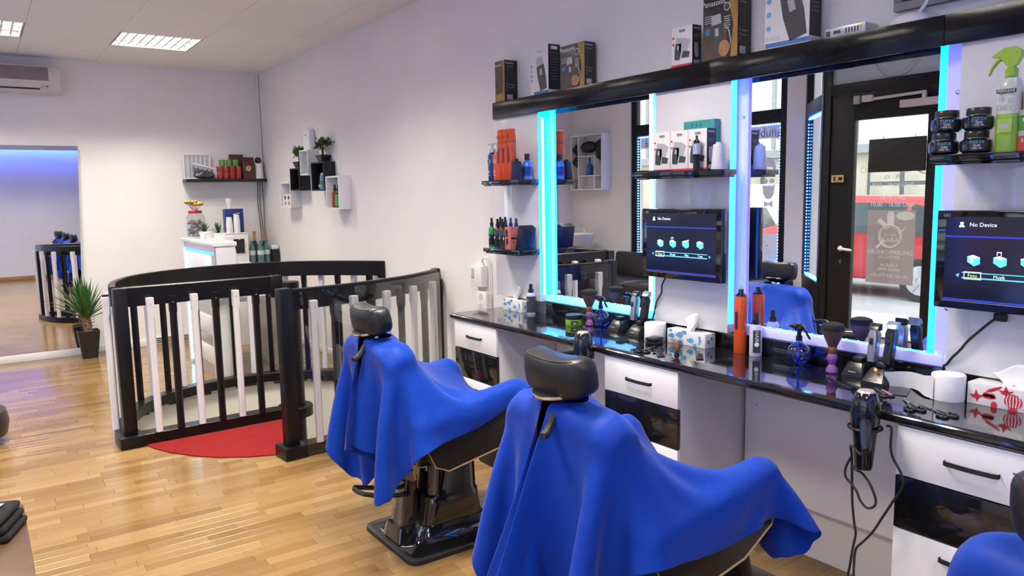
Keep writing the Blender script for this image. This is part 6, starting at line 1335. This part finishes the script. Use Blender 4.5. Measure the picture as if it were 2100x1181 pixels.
cl = thing('claw_brush', 'small round brush standing on end near the worktop edge', 'brush', (2.53, 2.33, CT)); MB().ball((0, 0, .042), (.014, .018, .030), 14, 10).build('pad', mat('pad_pink', (.35, .15, .12), .5, var=.2), cl); bb_ = MB()
for i in range(60):
    a = i*2.4; z = .012+.06*(i/60); bb_.cyl((.012*math.cos(a), .014*math.sin(a), z), (.030*math.cos(a), .032*math.sin(a), z+.004), .0014, .0006, 4)
bb_.lathe([(0, 0), (.012, 0), (.010, .012), (0, .012)], 10); tag(bb_.build('bristles', black_plastic, cl), kind='stuff')
tr_ = thing('tool_pouch', 'flat dark tool card with clips lying beside the near clippers', 'tool card', (2.60, 1.42, CT), .9); MB().box(-.06, .06, -.022, .022, 0, .004, .001).build('card', black_plastic, tr_); MB().box(-.055, .02, -.016, -.006, .0045, .009, .002).build('pink_clip', mat('clip_pink', (.45, .12, .30), .4, var=.1), tr_); MB().box(-.05, .04, .002, .012, .0045, .010, .002).build('dark_clip', dkgrey, tr_)
tag(MB().box(-.05, .05, -.028, .028, 0, .003, .001).build('grey_card', dkgrey, None, (2.66, 1.385, CT), .35), 'dark grey card lying flat behind the scissors', 'card')
oc_ = rbottle('hairspray_can', 'tall orange hairspray can on the worktop right of the far screen', 'can', (2.784, 2.183, CT), [(0, 0), (.0275, 0), (.029, .004), (.029, .252), (.027, .258), (0, .258)], org, None, None, None, None); MB().lathe([(.027, .2585), (.026, .264), (.015, .272), (.012, .276), (.012, .290), (0, .292)], 18).build('nozzle', black_gloss, oc_); shapes('dark_print', oc, oc_, FX(-.0292, 0, 0), [[(-.005, .11), (.005, .11), (.007, .115), (.007, .185), (.004, .19), (-.004, .19), (-.007, .185), (-.007, .115)]])
cb2 = rbottle('spray_bottle', 'clear spray bottle with a black label beside the orange can', 'bottle', (2.785, 2.10, CT), [(0, 0), (.0265, 0), (.028, .005), (.028, .125), (.022, .137), (.012, .141), (0, .141)], MATS['bottle_frost'], None, None, None, None); atom(cb2, .028, .1415, black_plastic); shapes('label', dkgrey, cb2, FACE((-.0205, -.0205, 0), Vector((1, -1, 0)), (0, 0, 1)), [rect(-.016, .018, .016, .118)], .0012); o_ = text('HAIR', .022, ink_w, (-.0218, -.0218, .09), (0, 0, -1), Vector((1, -1, 0)), cb2, squash=1); shapes('round_mark', ink_w, cb2, FACE((-.0212, -.0212, 0), Vector((1, -1, 0)), (0, 0, 1)), [ell(0, .055, .010, .010)], .002)
# ---- hair dryers in rings on the worktop edge, with their cords
def dryer(label, y, yaw):
    t = thing('hair_dryer', label, 'hair dryer', (2.335, y, .68), 0, 'hair dryers')
    MB().lathe([(0, 0), (.026, 0), (.028, .01), (.037, .12), (.044, .15), (.047, .19), (.043, .225), (.033, .255), (.030, .258), (0, .258)], 26).build('barrel', black_gloss, t); MB().lathe([(0, .2585), (.028, .2585), (.024, .264), (0, .265)], 24).build('air_inlet', mat('inlet_silver', (.62, .55, .48), .35, metal=.5, var=.1), t)
    c, s = math.cos(yaw), math.sin(yaw); hb_ = MB().tube([(c*.03, s*.03, .165), (c*.09, s*.09, .150), (c*.15, s*.15, .132), (c*.19, s*.19, .118)], [.020, .018, .017, .012], 12); hb_.build('grip', black_plastic, t)
    MB().tube([(.051*math.cos(a), .051*math.sin(a), .140) for a in np.linspace(0, 2*PI, 25)[:-1]], .005, 7, True).box(.05, .0515+.006, -.014, .014, .13, .175).build('holder_ring', black_plastic, t)
    return t
d1 = dryer('hair dryer hanging from the worktop between the two far chairs', 2.748, PI/2+.25); d2 = dryer('hair dryer hanging from the worktop nearest the camera', 1.326, PI+.55)
tag(MB().tube(sm([(2.18, 1.225, .80), (2.20, 1.26, .775), (2.28, 1.34, .765), (2.335, 1.368, .71), (2.34, 1.367, .624), (2.34, 1.363, .548), (2.34, 1.353, .474), (2.34, 1.347, .442), (2.34, 1.357, .378), (2.34, 1.365, .313), (2.33, 1.38, .2), (2.32, 1.40, .06), (2.32, 1.42, .008), (2.36, 1.5, .006)]), .0042, 7).tube(sm([(2.336, 1.369, .708), (2.336, 1.387, .669), (2.336, 1.389, .634), (2.336, 1.369, .615), (2.334, 1.347, .596), (2.334, 1.332, .567), (2.334, 1.308, .549), (2.334, 1.283, .563), (2.334, 1.281, .592), (2.334, 1.303, .635), (2.334, 1.329, .661), (2.334, 1.355, .668), (2.336, 1.368, .683)]), .0042, 7).build('dryer_cord', ink_k), 'looped black cord hanging from the nearest hair dryer', 'cord')
tag(MB().tube(sm([(2.375, 1.275, .828), (2.37, 1.256, .825), (2.36, 1.251, .769), (2.36, 1.241, .731), (2.36, 1.214, .69), (2.36, 1.206, .652), (2.36, 1.238, .584), (2.36, 1.268, .524), (2.36, 1.299, .462), (2.36, 1.331, .416), (2.35, 1.35, .385), (2.345, 1.352, .33), (2.335, 1.345, .25), (2.335, 1.34, .1), (2.34, 1.33, .006), (2.40, 1.36, .006)]), .0042, 7).build('cord_loop', ink_k), 'black cord swinging from the worktop edge past the near drawer cabinet', 'cord')
tag(MB().tube(sm([(2.285, 2.935, .80), (2.30, 2.90, .775), (2.315, 2.87, .76), (2.325, 2.80, .72), (2.33, 2.70, .66), (2.33, 2.685, .55), (2.33, 2.69, .3), (2.34, 2.70, .05), (2.36, 2.72, .006)]), .004, 7).build('dryer_cord', ink_k), 'black cord hanging from the far hair dryer', 'cord')
